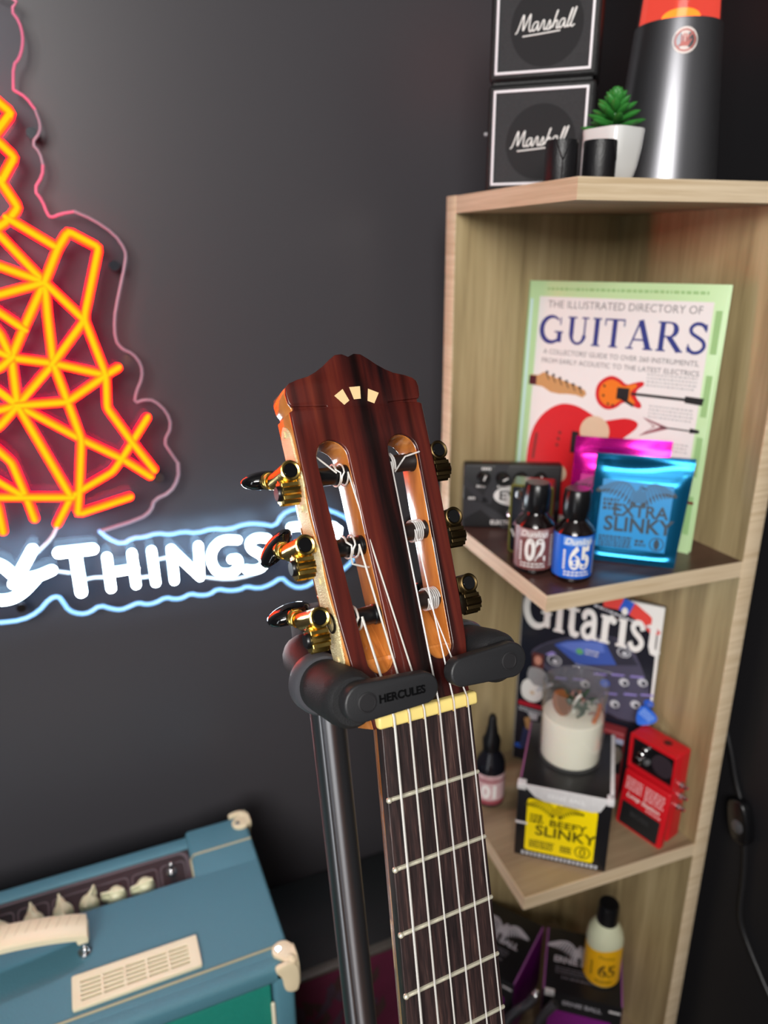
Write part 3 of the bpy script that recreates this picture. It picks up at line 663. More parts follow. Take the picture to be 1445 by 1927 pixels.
def cab(z0, lab):
    W, H, D = .0945, .0885, .052
    t = thing('miniature_speaker_cabinet', lab, 'speaker', frame((-.209, -.055, z0), -40), 'stacked miniature speaker cabinets')
    b = MB(); b.box(0, W, 0, H, -D, -.002, tolex, .003, 3); b.box(.002, W-.002, .002, H-.002, -.003, .0, tolex, .0012); b.build('case', t)
    b = MB(); x0, y0, x1, y1 = .0055, .005, W-.0055, H-.005; k = .0022
    b.plate([[(x0, y0), (x1, y0), (x1, y1), (x0, y1)], [(x0+k, y0+k), (x1-k, y0+k), (x1-k, y1-k), (x0+k, y1-k)]], .0, .0016, pipe, .0004); b.build('piping', t)
    b = MB(); b.box(x0+k, x1-k, y0+k, y1-k, -.0005, .0006, grille); b.flat(circ(W/2+.002, H/2-.004, .031, 40), cone, .00075); b.build('grille_cloth', t)
    b = MB(); script(b, W/2-.0245, H*.405, .0135, white, .0009); b.build('script_badge', t)
    return t
c1 = cab(BZ[0], 'lower miniature black speaker cabinet with white script badge, standing on the shelf top')
c2 = cab(BZ[0]+.0905, 'upper miniature black speaker cabinet with white script badge, stacked on its twin')
b = MB(c1.matrix_world.inverted() @ c2.matrix_world)
b = MB(); b.box(.004, .0905, .0885, .0905, -.048, -.004, tolex); b.build('foot', c1)
b = MB(); b.cyl((-.0040, .0500, -.010), (0, .0500, -.010), .0020, mat('grey_metal_stud', (150, 150, 152), rough=.4, metal=.5), 12, bev=.0006); b.build('power_socket', c1)

lam = thing('lava_lamp', 'lit red lava lamp with a brushed steel cone base on the shelf top', 'lamp', TR(-.0486, -.111, BZ[0]))
bst = mat('brushed_steel', (128, 128, 132), rough=.34, metal=.92)
b = MB(); b.lathe([(0, 0), (.0478, 0), (.0485, .001), (.0373, .1335), (.0370, .1345), (.0352, .1345), (.0350, .10), (0, .10)], bst, 64); b.build('base', lam)
def lavam():
    m = bpy.data.materials.new('lit_red_lava_liquid'); m.use_nodes = True; nt = m.node_tree; nt.nodes.remove(nt.nodes['Principled BSDF'])
    t = nt.nodes.new('ShaderNodeBsdfTransparent'); t.inputs[0].default_value = (1, .62, .48, 1)
    e = nt.nodes.new('ShaderNodeEmission'); e.inputs[0].default_value = (.95, .105, .075, 1); e.inputs[1].default_value = 2.1
    x = nt.nodes.new('ShaderNodeMixShader'); x.inputs[0].default_value = .25
    nt.links.new(t.outputs[0], x.inputs[1]); nt.links.new(e.outputs[0], x.inputs[2]); nt.links.new(x.outputs[0], nt.nodes['Material Output'].inputs[0]); return m
b = MB(); b.lathe([(0, .128), (.0338, .128), (.0338, .136), (.0245, .262), (0, .262)], lavam(), 48); b.build('liquid', lam, 'glowing translucent red liquid')
b = MB(); b.ball((-.0235, -.0185, .1640), .0048, emis('red_lava_blob', (1, .006, .006), 1.2), 10); b.build('lava_blob', lam)
b = MB(); b.ball((-.004, -.006, .1400), .0165, emis('orange_lava_pool', (1, .30, .01), 3.0), 12, (1, 1, .44)); b.build('lava_pool', lam)
b = MB(); b.lathe([(.0356, .130), (.0356, .136), (.0262, .264), (.0255, .264)], clear('lamp_glass', (1, .95, .94), .15, 1.3), 48); b.build('glass_bottle', lam)
b = MB(); b.lathe([(0, .30), (.0185, .30), (.0262, .262), (.0255, .26)], bst, 48); b.build('cap', lam)
def conewrap(th0, r0, z0, k=-.0845):
    return lambda v: Vector(((r0+k*v.y+v.z)*math.cos(th0+v.x/r0), (r0+k*v.y+v.z)*math.sin(th0+v.x/r0), z0+v.y))
fw = conewrap(math.radians(-122), .0386, .1165)
b = MB()
wpk = mat('sticker_white', (228, 214, 208), rough=.5); wrd = mat('sticker_pink_red', (196, 108, 100), rough=.5)
for r0, r1, m, z in ((0, .0104, wpk, .0002), (.0074, .0086, wrd, .0004)):
    for k in range(28):
        a0, a1 = 2*PI*k/28, 2*PI*(k+1)/28
        q = [(r0*math.cos(a0), r0*math.sin(a0)), (r1*math.cos(a0), r1*math.sin(a0)), (r1*math.cos(a1), r1*math.sin(a1)), (r0*math.cos(a1), r0*math.sin(a1))]
        b.flat(q if r0 else q[:0]+[(0, 0)]+q[1:3], m, z, None, fw)
for a in ([(-.0055, -.0050), (.0055, .0050)],): b.stroke(a, .0011, wrd, .0005, None, fw)
for x, y0, y1 in ((-.0030, -.002, .0040), (-.0012, -.002, .0052), (.0006, -.002, .0050), (.0024, -.002, .0040)): b.stroke([(x, y0), (x, y1)], .0011, wrd, .00045, None, fw)
b.flat([(-.0036, -.0045), (.0030, -.0045), (.0034, -.001), (-.0036, -.001)], wrd, .00044, None, fw); b.stroke([(.0028, -.003), (.0050, .0008)], .0012, wrd, .00046, None, fw)
b.build('warning_sticker', lam, 'round white and red do-not-touch sticker')

pot = thing('potted_succulent', 'small green succulent in a white ceramic pot beside the lava lamp', 'plant', TR(-.137, -.145, BZ[0]))
cer = mat('white_ceramic', (226, 226, 224), rough=.2, coat=.4)
b = MB(RZ(12))
def sq(r, z, n=40, e=4.5):
    return [(r*math.copysign(abs(math.cos(2*PI*k/n))**(2/e), math.cos(2*PI*k/n)), r*math.copysign(abs(math.sin(2*PI*k/n))**(2/e), math.sin(2*PI*k/n)), z) for k in range(n)]
rings = [sq(.0125, 0), sq(.0145, .002), sq(.0176, .014), sq(.0198, .029), sq(.0210, .0435), sq(.0206, .0445), sq(.0192, .044), sq(.0188, .040)]
vs = sum(rings, []); n = 40
b.add(vs, [(i*n+k, i*n+(k+1) % n, (i+1)*n+(k+1) % n, (i+1)*n+k) for i in range(len(rings)-1) for k in range(n)]+[tuple(range(n-1, -1, -1))], cer); b.build('pot', pot)
b = MB(RZ(12)); b.flat([(p[0], p[1]) for p in sq(.0189, 0)], mat('dark_soil', (40, 32, 26), rough=.95), .0405); b.build('soil', pot)
leafm = mat('succulent_leaf_green', (52, 128, 52), rough=.42, var=.25, vscale=90)
b = MB()
for k in range(44):
    t = k/43; az = k*2.39996; z = .042+.028*t**.9; L = .0215*(1-t)+.0075; el = math.radians(8+66*t**1.3)
    d = Vector((math.cos(az)*math.cos(el), math.sin(az)*math.cos(el), math.sin(el)))
    Q = d.to_track_quat('Z', 'Y').to_matrix().to_4x4()
    prof = [(0, 0), (.0014, .08*L), (.0024, .40*L), (.0029, .62*L), (.0021, .82*L), (.0008, .95*L), (0, L)]
    b.lathe(prof, leafm, 10, TR(0, 0, z) @ Q @ SCL(1.35, .8, 1))
b.cyl((0, 0, .039), (0, 0, .070), .003, leafm, 10); b.build('leaves', pot)

def cuff(x, y, rot, lab):
    t = thing('leather_cuff', lab, 'cuff', TR(x, y, BZ[0]), 'black leather cuffs on the shelf top')
    lea = mat('black_leather', (17, 16, 19), rough=.42, bump=.3, bscale=700)
    b = MB(RZ(rot)); b.lathe([(.0105, .0), (.0128, .0), (.0132, .0015), (.0130, .029), (.0126, .0305), (.0112, .0305), (.0108, .028), (.0105, 0)], lea, 40)
    for s in (-1, 1): b.tube([(math.cos(-PI/2+s*.02)*.0132, math.sin(-PI/2+s*.02)*.0132, .016), (math.cos(-PI/2+s*.45)*.0131, math.sin(-PI/2+s*.45)*.0131, .030)], .0006, lea, 8)
    b.tube([(0, -.0132, .002), (0, -.0132, .016)], .0005, lea, 8); b.build('band', t); return t
cuff(-.2035, -.1660, -30, 'black leather cuff standing in front of the lower speaker cabinet')
cuff(-.1745, -.1770, 40, 'black leather cuff standing in front of the white plant pot')

# ------------------------------------------------------------------ second board: book, pedals, string packs, bottles
z2 = BZ[1]
bk = thing('guitar_book', 'large white and pale green guitar reference book leaning in the shelf corner', 'book', frame((-.1318, -.0119, z2), -62, 3))
Wb, Hb = .2055, .2635
grn = mat('pale_green_cover', (190, 222, 168), rough=.3, coat=.3); whc = mat('white_cover', (232, 228, 226), rough=.3, coat=.3)
gryp = mat('grey_print', (104, 104, 108), rough=.4); blup = mat('navy_blue_print', (46, 58, 128), rough=.4); faint = mat('faint_grey_print', (186, 186, 186), rough=.5); fgrn = mat('faint_green_print', (150, 192, 128), rough=.5)
redp = mat('red_print', (206, 34, 40), rough=.35); orgp = mat('sunburst_orange_print', (230, 120, 30), rough=.4); tanp = mat('tan_print', (196, 148, 96), rough=.4); brnp = mat('brown_print', (112, 44, 38), rough=.4); beip = mat('beige_print', (214, 190, 160), rough=.4); pinkp = mat('dull_pink_print', (150, 96, 104), rough=.4)
pages = mat('paper_page_edges', (226, 220, 208), rough=.8, bump=.4, bscale=900)
b = MB(); b.box(.002, Wb-.002, .002, Hb-.003, -.0078, -.0014, pages); b.build('pages', bk)
b = MB(); mm = .001; Z0 = .0001
b.box(0, Wb, 0, Hb, -.0014, 0, grn, .0005); b.box(0, Wb, 0, Hb, -.009, -.0078, grn, .0004); b.box(0, .0012, 0, Hb, -.009, 0, grn)
b.flat([(.0135, .006), (.194, .006), (.194, .2475), (.0135, .2475)], whc, Z0)
bars(b, .022, .2555, .188, 1, .0052, fgrn, Z0, .55, seed=3)
for yy in range(4): b.flat([(.1965, .02+.06*yy), (.2025, .02+.06*yy), (.2025, .06+.06*yy), (.1965, .06+.06*yy)], fgrn, Z0)
b.flat([(.0030, .006), (.0060, .006), (.0060, .245), (.0030, .245)], mat('pale_blue_print', (200, 226, 226), rough=.5), Z0)

b.text('THE ILLUSTRATED DIRECTORY OF', .0108, gryp, TR(.1045, .2395, 2*Z0), sx=.96, off=-.00006)
serif_word(b, 'GUITARS', .0285, blup, 2*Z0, .0175, .1995, .1765)
b.text("A COLLECTORS' GUIDE TO OVER 260 INSTRUMENTS,", .0072, gryp, TR(.1060, .1900, 2*Z0), sx=.96)
b.text('FROM EARLY ACOUSTIC TO THE LATEST ELECTRICS', .0072, gryp, TR(.1060, .1805, 2*Z0), sx=.99)
for x0, y0, x1, nl in ((.140, .1760, .189, 4), (.146, .1450, .190, 4), (.150, .1100, .190, 3), (.150, .070, .190, 4)): bars(b, x0, y0, x1, nl, .0036, faint, 2*Z0, .45, seed=int(y0*1e4))
K = lambda pts: [(x*mm, y*mm) for x, y in pts]
b.flat(K([(10, 153), (10.5, 164), (20, 164), (26, 168), (35, 164.5), (50, 161), (66, 157), (76, 153), (78, 149), (74, 145), (66, 147), (56, 147), (46, 146), (36, 147), (26, 152)]), tanp, 2*Z0); b.flat(K([(9, 153), (9, 163), (18, 163), (18, 153)]), mat('maroon_print', (80, 30, 40), rough=.4), 3*Z0)
for k in range(6): b.flat(circ((30+k*8)*mm, (168-k*2.6)*mm, .0018, 10), ink, 3*Z0); b.stroke(K([(30+k*8, 166-k*2.6), (33+k*8, 160-k*2.2)]), .0012, ink, 3*Z0)
es = smooth([(87, 152), (90, 164), (102, 172), (113, 169), (120, 163), (127, 166), (137, 169), (139, 165), (131, 159), (131, 152), (139, 145), (137, 140), (126, 144), (119, 146), (112, 138), (101, 135), (91, 141)], 2, True)
b.flat([p*mm for p in es], redp, 2*Z0); b.flat([(Vector((106, 154))+(p-Vector((106, 154)))*.78)*mm for p in es], orgp, 3*Z0); b.stroke(K([(126, 155), (181, 155)]), .0028, ink, 4*Z0); b.flat(K([(180, 152), (197, 151), (198, 158), (180, 158.5)]), ink, 4*Z0); b.flat(K([(111, 148), (124, 148), (124, 160), (111, 160)]), ink, 4*Z0); b.stroke(K([(115, 150), (130, 143)]), .003, ink, 4*Z0)
for x, y in ((97, 150), (97, 160), (103, 142), (108, 141)): b.flat(circ(x*mm, y*mm, .0014, 8), ink, 4*Z0)
b.flat(K([(141, 133), (167, 126), (167, 124), (139, 113), (153, 124.5)]), pinkp, 2*Z0); b.flat(K([(145, 130), (160, 125.5), (146, 118), (155, 125)]), whc, 3*Z0); b.stroke(K([(160, 125.2), (190, 125.2)]), .0014, ink, 4*Z0); b.flat(K([(189, 123), (198, 124), (198, 127), (189, 128)]), ink, 4*Z0)
big = smooth([(14, 40), (14, 90), (24, 118), (46, 136), (66, 137), (84, 130), (98, 122.5), (110, 126), (125, 130), (138, 127), (136, 119), (121, 106), (113, 92), (112, 60), (120, 30), (90, 12), (40, 10)], 2, True)
b.flat([p*mm for p in big], redp, 2*Z0); b.flat(circ(.0915, .111, .0165, 24), beip, 3*Z0); b.flat(circ(.0546, .0585, .0100, 20), beip, 3*Z0); b.flat(circ(.0546, .0585, .0034, 12), ink, 4*Z0)
b.flat(K([(66, 84), (74, 84), (74, 108), (66, 108)]), ink, 3*Z0); b.stroke(K([(22, 70), (24, 100)]), .003, brnp, 3*Z0)
for k in range(3): b.flat(circ((50+k)*mm, (90+k*7)*mm, .002, 8), brnp, 3*Z0)
b.flat(K([(100, 86), (200, 92), (200, 82), (100, 76)]), brnp, 4*Z0)
for k in range(5): b.stroke(K([(104, 77.5+k*1.9), (200, 83+k*1.9)]), .0004, tanp, 5*Z0)
b.flat(K([(160, 55), (203, 55), (203, 52), (160, 52)]), brnp, 4*Z0)
b.build('cover', bk, 'white front cover printed with guitars and a navy title')

pm = mat('black_powder_coat', (24, 24, 26), rough=.45, bump=.1, bscale=1200)
pmg = mat('charcoal_stripe_paint', (50, 50, 54), rough=.45)
kn = mat('black_knob', (14, 14, 15), rough=.35)
ev = thing('black_overdrive_pedal', 'wide black overdrive pedal with white oval logo standing at the left shelf side', 'guitar pedal', frame((-.2085, -.0315, z2), -28))
WE, HE, DE = .1060, .0740, .016
b = MB(); b.box(0, WE, 0, HE, -DE, 0, pm, .002, 3)
for q in ([(.0, .035), (.02, .030), (.07, .0), (.045, 0), (.02, .022), (0, .01)], [(.02, .03), (.03, .028), (.05, .074), (.035, .074)], [(.06, .02), (.105, .034), (.105, .024), (.075, .006)], [(.03, .03), (.0, .06), (0, .05), (.02, .03)]): b.flat(q, pmg, .0001)
b.build('enclosure', ev)
b = MB()
b.flat(circ(.0560, .0385, .0225, 36, .0118), white, .0002); b.text('EVH', .0150, ink, TR(.0560, .0383, .0004), sx=1.25, off=.0002)
for x, y, wd in ((.0250, .0690, .011), (.0200, .0490, .011), (.0415, .0490, .0085), (.0620, .0490, .0075), (.0095, .0350, .007)): bars(b, x-wd/2, y, x+wd/2, 1, .0034, white, .0002, .85, seed=int(x*1e4), wmin=.25, wmax=.4)
b.text('ELECTRONICS', .0066, white, TR(.0520, .0068, .0002), off=.0002, sx=1.0); b.build('white_lettering', ev)
for x in (.0215, .0420, .0620, .0830):
    b = MB(); b.lathe([(.0075, 0), (.0070, .004), (.0062, .011), (.0055, .012), (0, .012)], kn, 24, TR(x, .0590, 0)); b.box(-.0007, .0007, 0, .0062, .0119, .0124, white, M=TR(x, .0590, 0) @ RZ({.0215: -20, .0420: -60, .0620: -95}.get(x, 0))); b.build('knob', ev)
b = MB(); b.cyl((.0545, .0180, 0), (.0545, .0180, .004), .0072, chrome, 6); b.cyl((.0545, .0180, .004), (.0545, .0180, .011), .0056, chrome, 24, bev=.002); b.build('foot_switch', ev)
b = MB()
for x in (.02, .06): bars(b, x, .010, x+.03, 1, .005, mat('dull_red_print', (130, 70, 66), rough=.6), .0002, .7, M=TR(0, HE, 0) @ RX(-90), seed=int(x*100))
b.build('top_lettering', ev)

mp = thing('mini_pedal', 'small dark pedal with olive gold rim half hidden behind the brown bottle', 'guitar pedal', frame((-.2000, -.1130, z2), -40))
olive = mat('olive_gold_metal', (120, 118, 54), rough=.3, metal=.7)
b = MB(); b.plate([rrect(0, 0, .0425, .0735, .003), rrect(.0022, .0022, .0403, .0713, .002)], -.002, .0012, olive, .0004); b.box(.0005, .042, .0005, .0730, -.0298, 0, mat('dark_blue_grey_paint', (36, 38, 46), rough=.25), .001); b.box(.002, .0405, .0729, .0733, -.0290, -.002, mat('polished_metal_top', (150, 150, 152), rough=.2, metal=1)); b.build('enclosure', mp)
b = MB(); b.flat([(.004, .031), (.012, .044), (.024, .050), (.036, .048), (.038, .040), (.024, .036), (.014, .026)], mat('dusty_pink_print', (176, 140, 156), rough=.5), .0002); b.text('W', .0115, white, TR(.0085, .0210, .0003), off=.0004); bars(b, .013, .057, .038, 3, .0040, white, .0003, .6, seed=9); b.build('face_print', mp)
for x in (.009, .022, .034):
    b = MB(); b.lathe([(.0045, 0), (.0040, .007), (0, .0075)], kn if x > .01 else chrome, 18, TR(x, .0650, 0)); b.build('knob', mp)

def wrap(th0, R): return lambda v: Vector(((R+v.z)*math.cos(th0+v.x/R), (R+v.z)*math.sin(th0+v.x/R), v.y))
capm = mat('black_bottle_cap', (15, 15, 17), rough=.28)
botm = mat('dark_brown_glass', (20, 12, 12), rough=.1, coat=.5)
def bottle(loc, th, lab, labcol, num, numcol, R=.0187, name='polish_bottle', dark=False, sub=None, numx=.004):
    t = thing(name, lab, 'bottle', TR(*loc), 'guitar care bottles on the second board')
    b = MB(); b.lathe([(0, 0), (R-.003, 0), (R, .003), (R, .0478), (R-.002, .0515), (R-.0075, .0572), (.0098, .0590), (.0098, .0625), (0, .0625)], botm, 48); b.build('body', t)
    b = MB(); n = 40; pr = []
    for k in range(n): pr.append((.0124+(.0005 if k % 2 else 0), 2*PI*k/n))
    sec = [(.86, .0605), (.93, .0620), (1.0, .070), (1.0, .0815), (.95, .0830), (.93, .0868), (.82, .0885)]
    vs = [(r*s_*math.cos(a), r*s_*math.sin(a), z) for s_, z in sec for r, a in pr]
    b.add(vs, [(i*n+k, i*n+(k+1) % n, (i+1)*n+(k+1) % n, (i+1)*n+k) for i in range(len(sec)-1) for k in range(n)]+[tuple((len(sec)-1)*n+k for k in range(n)), tuple(range(n-1, -1, -1))], capm); b.build('cap', t)
    b = MB(); f = wrap(math.radians(th), R); lm = mat(name+'_'+num+'_label', labcol, rough=.35)
    for k in range(48):
        a0, a1 = -PI*R+2*PI*R*k/48, -PI*R+2*PI*R*(k+1)/48; b.flat([(a0, .0060), (a1, .0060), (a1, .0478), (a0, .0478)], lm, .0002, None, f)
    pill = mat(name+'_'+num+'_pill', tuple(int(c*.55+110) for c in labcol), rough=.4)
    for k in range(14): b.flat([(-.014+.002*k+numx, .0385), (-.012+.002*k+numx, .0385), (-.012+.002*k+numx, .0465), (-.014+.002*k+numx, .0465)], pill, .0003, None, f)
    b.text('Dunlop', .0086, white, None, lambda v: f(Vector((v.x+numx, v.y+.0425, v.z+.0005))), shear=.3, off=.0001, sx=1.0)
    b.text(num, .0300, mat('number_white', numcol, rough=.5), None, lambda v: f(Vector((v.x+numx+.002, v.y+.0255, v.z+.0005))), off=.0012, sx=.66)
    bars(b, -.012+numx, .0125, .013+numx, 2, .0030, white, .0004, .5, None, f, seed=5); bars(b, .017+numx, .040, .030+numx, 11, .0030, white, .0004, .45, None, f, seed=8)

    for k in range(9): b.flat([(-.0135+numx, .015+.0022*k), (-.0112+numx, .015+.0022*k), (-.0112+numx, .0165+.0022*k), (-.0135+numx, .0165+.0022*k)], white, .0004, None, f)
    b.build('label', t); return t
bottle((-.2000, -.1590, z2), -139, 'brown-labelled polish bottle numbered 02 beside the blue-labelled bottle', (122, 72, 70), '02', (236, 232, 228))
bottle((-.1775, -.1900, z2), -113, 'blue-labelled polish bottle numbered 65 near the front corner of the board', (24, 98, 206), '65', (240, 238, 228), numx=.0)

def pack(M, name, lab, c0, c1, word, seed, H=.1075):
    t = thing(name, lab, 'string pack', M, 'electric guitar string packs')
    W = .0845; foil = mat(name+'_foil', c0, rough=.22, metal=.75); face = mat(name+'_print_panel', c1, rough=.3, coat=.3)
    nx, ny = 26, 32; vs, fs = [], []
    rd = random.Random(seed)
    for side in (1, -1):
        for j in range(ny+1):
            for i in range(nx+1):
                u, v = i/nx, j/ny; x = .0025*v+u*(W+.0065*v); y = H*v
                puff = .0042*min(1, (1-abs(2*u-1)**6))*min(1, max(0, (v-.05)/.10))*min(1, max(0, (.86-v)/.10)); crimp = .0006*math.sin(v*H*1400) if v > .88 else 0
                edge = .0007*min(1, (1-abs(2*u-1)**10)+.2)
                vs.append((x, y, .005+side*(puff+edge)+crimp+side*.0030*math.exp(-((v-.055)/.030)**2)*(1 if side > 0 else 0)+(.0035*max(0, v-.86)/.14*math.sin(u*5))))
    n1 = (nx+1)*(ny+1)
    for sdi in (0, 1):
        for j in range(ny):
            for i in range(nx):
                a = sdi*n1+j*(nx+1)+i; q = (a, a+1, a+nx+2, a+nx+1); fs.append(q if sdi == 0 else q[::-1])
    for j in range(ny): a = j*(nx+1); fs.append((a, a+nx+1, n1+a+nx+1, n1+a)); c = a+nx; fs.append((c, n1+c, n1+c+nx+1, c+nx+1))
    for i in range(nx): a = i; fs.append((a, n1+a, n1+a+1, a+1)); c = ny*(nx+1)+i; fs.append((c, c+1, n1+c+1, n1+c))
    b = MB(); b.add(vs, fs, foil); b.build('pouch', t)
    b = MB(); zf = .0101
    b.flat([(.0090, .0160), (.0740, .0150), (.0765, .0810), (.0110, .0830)], face, zf)
    wings(b, .0455, .0700, .0560, mat(name+'_black_print', tuple(int(c*.12) for c in c1), rough=.4), zf+.00006, None, mat(name+'_mid_print', tuple(int(c*.72) for c in c1), rough=.4))
    dk = mat(name+'_dark_print', tuple(int(c*.30) for c in c1), rough=.4)
    b.text(word[0], .0165, dk, TR(.0480, .0530, zf+.0002), off=.0004, sx=1.0); b.text(word[1], .0200, dk, TR(.0470, .0390, zf+.0002), off=.0005, sx=.98)
    bars(b, .0130, .0630, .0285, 3, .0042, dk, zf+.0001, .75, seed=seed); bars(b, .0120, .0265, .0430, 4, .0029, dk, zf+.0001, .7, seed=seed+1); bars(b, .0460, .0245, .0560, 2, .0036, dk, zf+.0001, .75, seed=seed+2)
    b.flat(circ(.0660, .0230, .0068, 24), dk, zf+.0001); b.flat(circ(.0660, .0230, .0058, 24), face, zf+.0002); b.flat(circ(.0660, .0230, .0026, 16, .0052), dk, zf+.0003)
    b.build('print_panel', t); return t
pack(frame((-.1372, -.1580, z2), -41, 10), 'blue_string_pack', 'bright blue foil guitar string pack in front of the magenta pack', (22, 112, 158), (10, 140, 206), ('EXTRA', 'SLINKY'), 4)
pack(frame((-.1448, -.1335, z2), -41, 8), 'magenta_string_pack', 'magenta foil guitar string pack behind the blue pack', (214, 20, 150), (186, 14, 128), ('SUPER', 'SLINKY'), 11, .1200)

# ------------------------------------------------------------------ third board: magazine, box with candle, red pedal, pick, bottle
z3 = BZ[2]
mg = thing('guitar_magazine', 'dark guitar magazine with white serif title leaning behind the candle', 'magazine', frame((-.1080, -.0120, z3), -52, .3))
Wm, Hm = .1670, .2640
navy = mat('dark_navy_cover', (27, 29, 40), rough=.22, coat=.3); lav = mat('lavender_print', (142, 130, 196), rough=.4); dvc = mat('slate_violet_print', (74, 72, 92), rough=.4); dvd = mat('dark_slate_print', (46, 46, 60), rough=.4); scr = mat('screen_blue_print', (62, 88, 168), rough=.35); scr2 = mat('screen_pale_blue_print', (94, 118, 196), rough=.35)
gp = mat('light_grey_print', (196, 198, 204), rough=.4); skin = mat('printed_skin', (196, 138, 118), rough=.5); blu = mat('blue_print', (40, 92, 200), rough=.4); ored = mat('orange_red_print', (226, 70, 62), rough=.4); hair = mat('printed_brown_hair', (92, 40, 34), rough=.5); shirt = mat('printed_grey_shirt', (150, 150, 152), rough=.5)
b = MB(); b.box(.0005, Wm-.001, .001, Hm-.001, -.0052, -.0006, pages); b.build('pages', mg)
b = MB(); b.box(0, Wm, 0, Hm, -.0006, 0, navy); b.box(-.0006, .0006, 0, Hm, -.0058, 0, mat('grey_white_spine', (188, 184, 178), rough=.5)); b.box(0, Wm, 0, Hm, -.0058, -.0052, navy)
q = .00012
b.flat(K([(128, 264), (167, 264), (167, 186), (162, 236), (150, 252)]), white, q); b.flat(K([(162.5, 236), (167, 200), (167, 100), (165, 100)]), white, q)
b.stroke(K([(98, 256), (116, 258), (132, 254), (148, 244), (162, 228)]), [.013, .016, .017, .015, .010], ored, 2*q); b.stroke(K([(119, 258), (131, 254)]), .017, blu, 3*q)
bars(b, .088, .2490, .165, 1, .0046, gp, 3*q, .6, M=TR(.088, .249, 0) @ RZ(-12) @ TR(-.088, -.249, 0), seed=2)
b.flat([p*mm for p in smooth([(13, 165), (30, 182), (56, 197), (86, 208), (113, 214), (132, 208), (146, 190), (164, 150), (166, 106), (118, 104), (42, 140), (22, 158)], 1, True)], dvc, q)
b.flat(K([(16, 165), (32, 181), (56, 195), (88, 206), (112, 212), (128, 206), (146, 183), (120, 176), (74, 163), (40, 152)]), dvd, 2*q)
b.flat(K([(44, 184), (58, 193), (86, 202), (104, 205), (121, 177), (75, 164)]), scr, 3*q); b.flat(K([(50, 186), (62, 192), (86, 199), (102, 201), (106, 190), (70, 180)]), scr2, 4*q)
b.flat(circ(.076, .183, .0045, 16, .004), mat('printed_green', (96, 170, 110), rough=.4), 5*q); bars(b, .083, .187, .100, 2, .0045, gp, 5*q, .5, seed=3); bars(b, .072, .1645, .118, 1, .002, gp, 5*q, .5, seed=6)
for x, y, r in ((46, 162, 9), (128, 196, 8)): b.flat(circ(x*mm, y*mm, r*mm, 24, r*.8*mm), gp, 5*q); b.flat(circ(x*mm, y*mm, (r-1.6)*mm, 24, (r-1.6)*.8*mm), dvd, 6*q); b.flat(circ(x*mm+.001, y*mm-.001, r*.42*mm, 16, r*.35*mm), gp, 7*q)
b.flat(K([(34, 168), (42, 174), (48, 172), (40, 166)]), lav, 5*q)
for x, y in ((56, 138), (78, 143), (103, 158), (124, 163), (146, 167), (118, 135), (141, 141), (160, 146)): b.flat(K([(x-8, y-2), (x+7, y+1), (x+8, y+3.5), (x-7, y+1)]), lav, 3*q)
for x, y, m_ in ((110, 148, blu), (132, 156, gp), (153, 162, gp), (100, 117, gp), (124, 123, gp), (148, 130, gp), (163, 136, blu), (86, 140, gp)):
    b.flat(circ(x*mm, y*mm, .0058, 18, .0054), m_, 3*q); b.flat(circ(x*mm+.0014, y*mm-.0008, .0028, 12), dvd if m_ is gp else scr2, 4*q); b.flat(K([(x+1, y-1), (x+6, y-7), (x+4, y-8.5), (x-2, y-5)]), dvd, 2.5*q)
serif_word(b, 'Gitarist', .0520, white, 9*q, .0035, .2030, .1640, B=.20, T=.07, gap=.02)
# printed guitarist
b.flat(K([(17, 166), (32, 166), (33, 148), (30, 138), (19, 138)]), hair, 4*q); b.flat(circ(.0250, .1560, .0048, 18, .0066), skin, 5*q)
b.flat([p*mm for p in smooth([(12, 142), (22, 146), (34, 144), (40, 134), (38, 112), (14, 112)], 1, True)], shirt, 4.5*q); b.flat([p*mm for p in smooth([(5, 118), (14, 128), (22, 118), (30, 120), (36, 108), (30, 96), (18, 92), (6, 98)], 2, True)], white, 6*q); b.flat(circ(.0205, .1070, .0030, 14), beip, 7*q); b.stroke(K([(26, 112), (46, 128)]), .004, gp, 7*q)
b.flat(K([(3, 91), (42, 91), (42, 85), (3, 85)]), mat('printed_crimson', (180, 24, 44), rough=.5), 5*q); bars(b, .004, .081, .042, 2, .0034, gp, 5*q, .6, seed=12)
b.flat(K([(16, 76), (30, 78), (30, 68), (22, 66)]), gp, 5*q); b.flat(K([(12, 66), (20, 70), (22, 50), (16, 50)]), tanp, 5*q); b.flat(K([(12, 52), (24, 52), (22, 20), (8, 20)]), mat('printed_denim', (48, 56, 100), rough=.6), 4.5*q); b.flat(K([(2, 24), (12, 26), (12, 18), (2, 18)]), blu, 4*q)
b.build('cover', mg, 'dark navy cover with white title, printed effects unit and guitarist')

def string_box(name, M, lab, W, H, D, front, edge, group=None):
    t = thing(name, lab, 'box', M, group)
    b = MB(); b.box(0, W, 0, H, -D, 0, card, .0008, 2); b.build('carton', t); return t
card = mat('black_glossy_card', (22, 22, 25), rough=.3, spec=.5, var=.2, vscale=60)
worn = mat('worn_white_card', (214, 212, 212), rough=.6, var=.12, vscale=160)
yel = mat('yellow_label', (250, 222, 0), rough=.4); yelk = mat('dark_olive_print', (74, 68, 0), rough=.4)
W, H, D = .1000, .0978, .1180
bx = string_box('yellow_label_box', frame((-.1991, -.1586, z3), -39.7), 'black string box with yellow label and worn white edges under the candle', W, H, D, None, None)
b = MB(); z = .0003
b.plate([rrect(.0110, .0090, .0860, .0800, .0035)], -.0002, .0004, yel)
wings(b, .0430, .0705, .0480, yelk, .0006, None, mat('mid_yellow_print', (196, 172, 0), rough=.4))
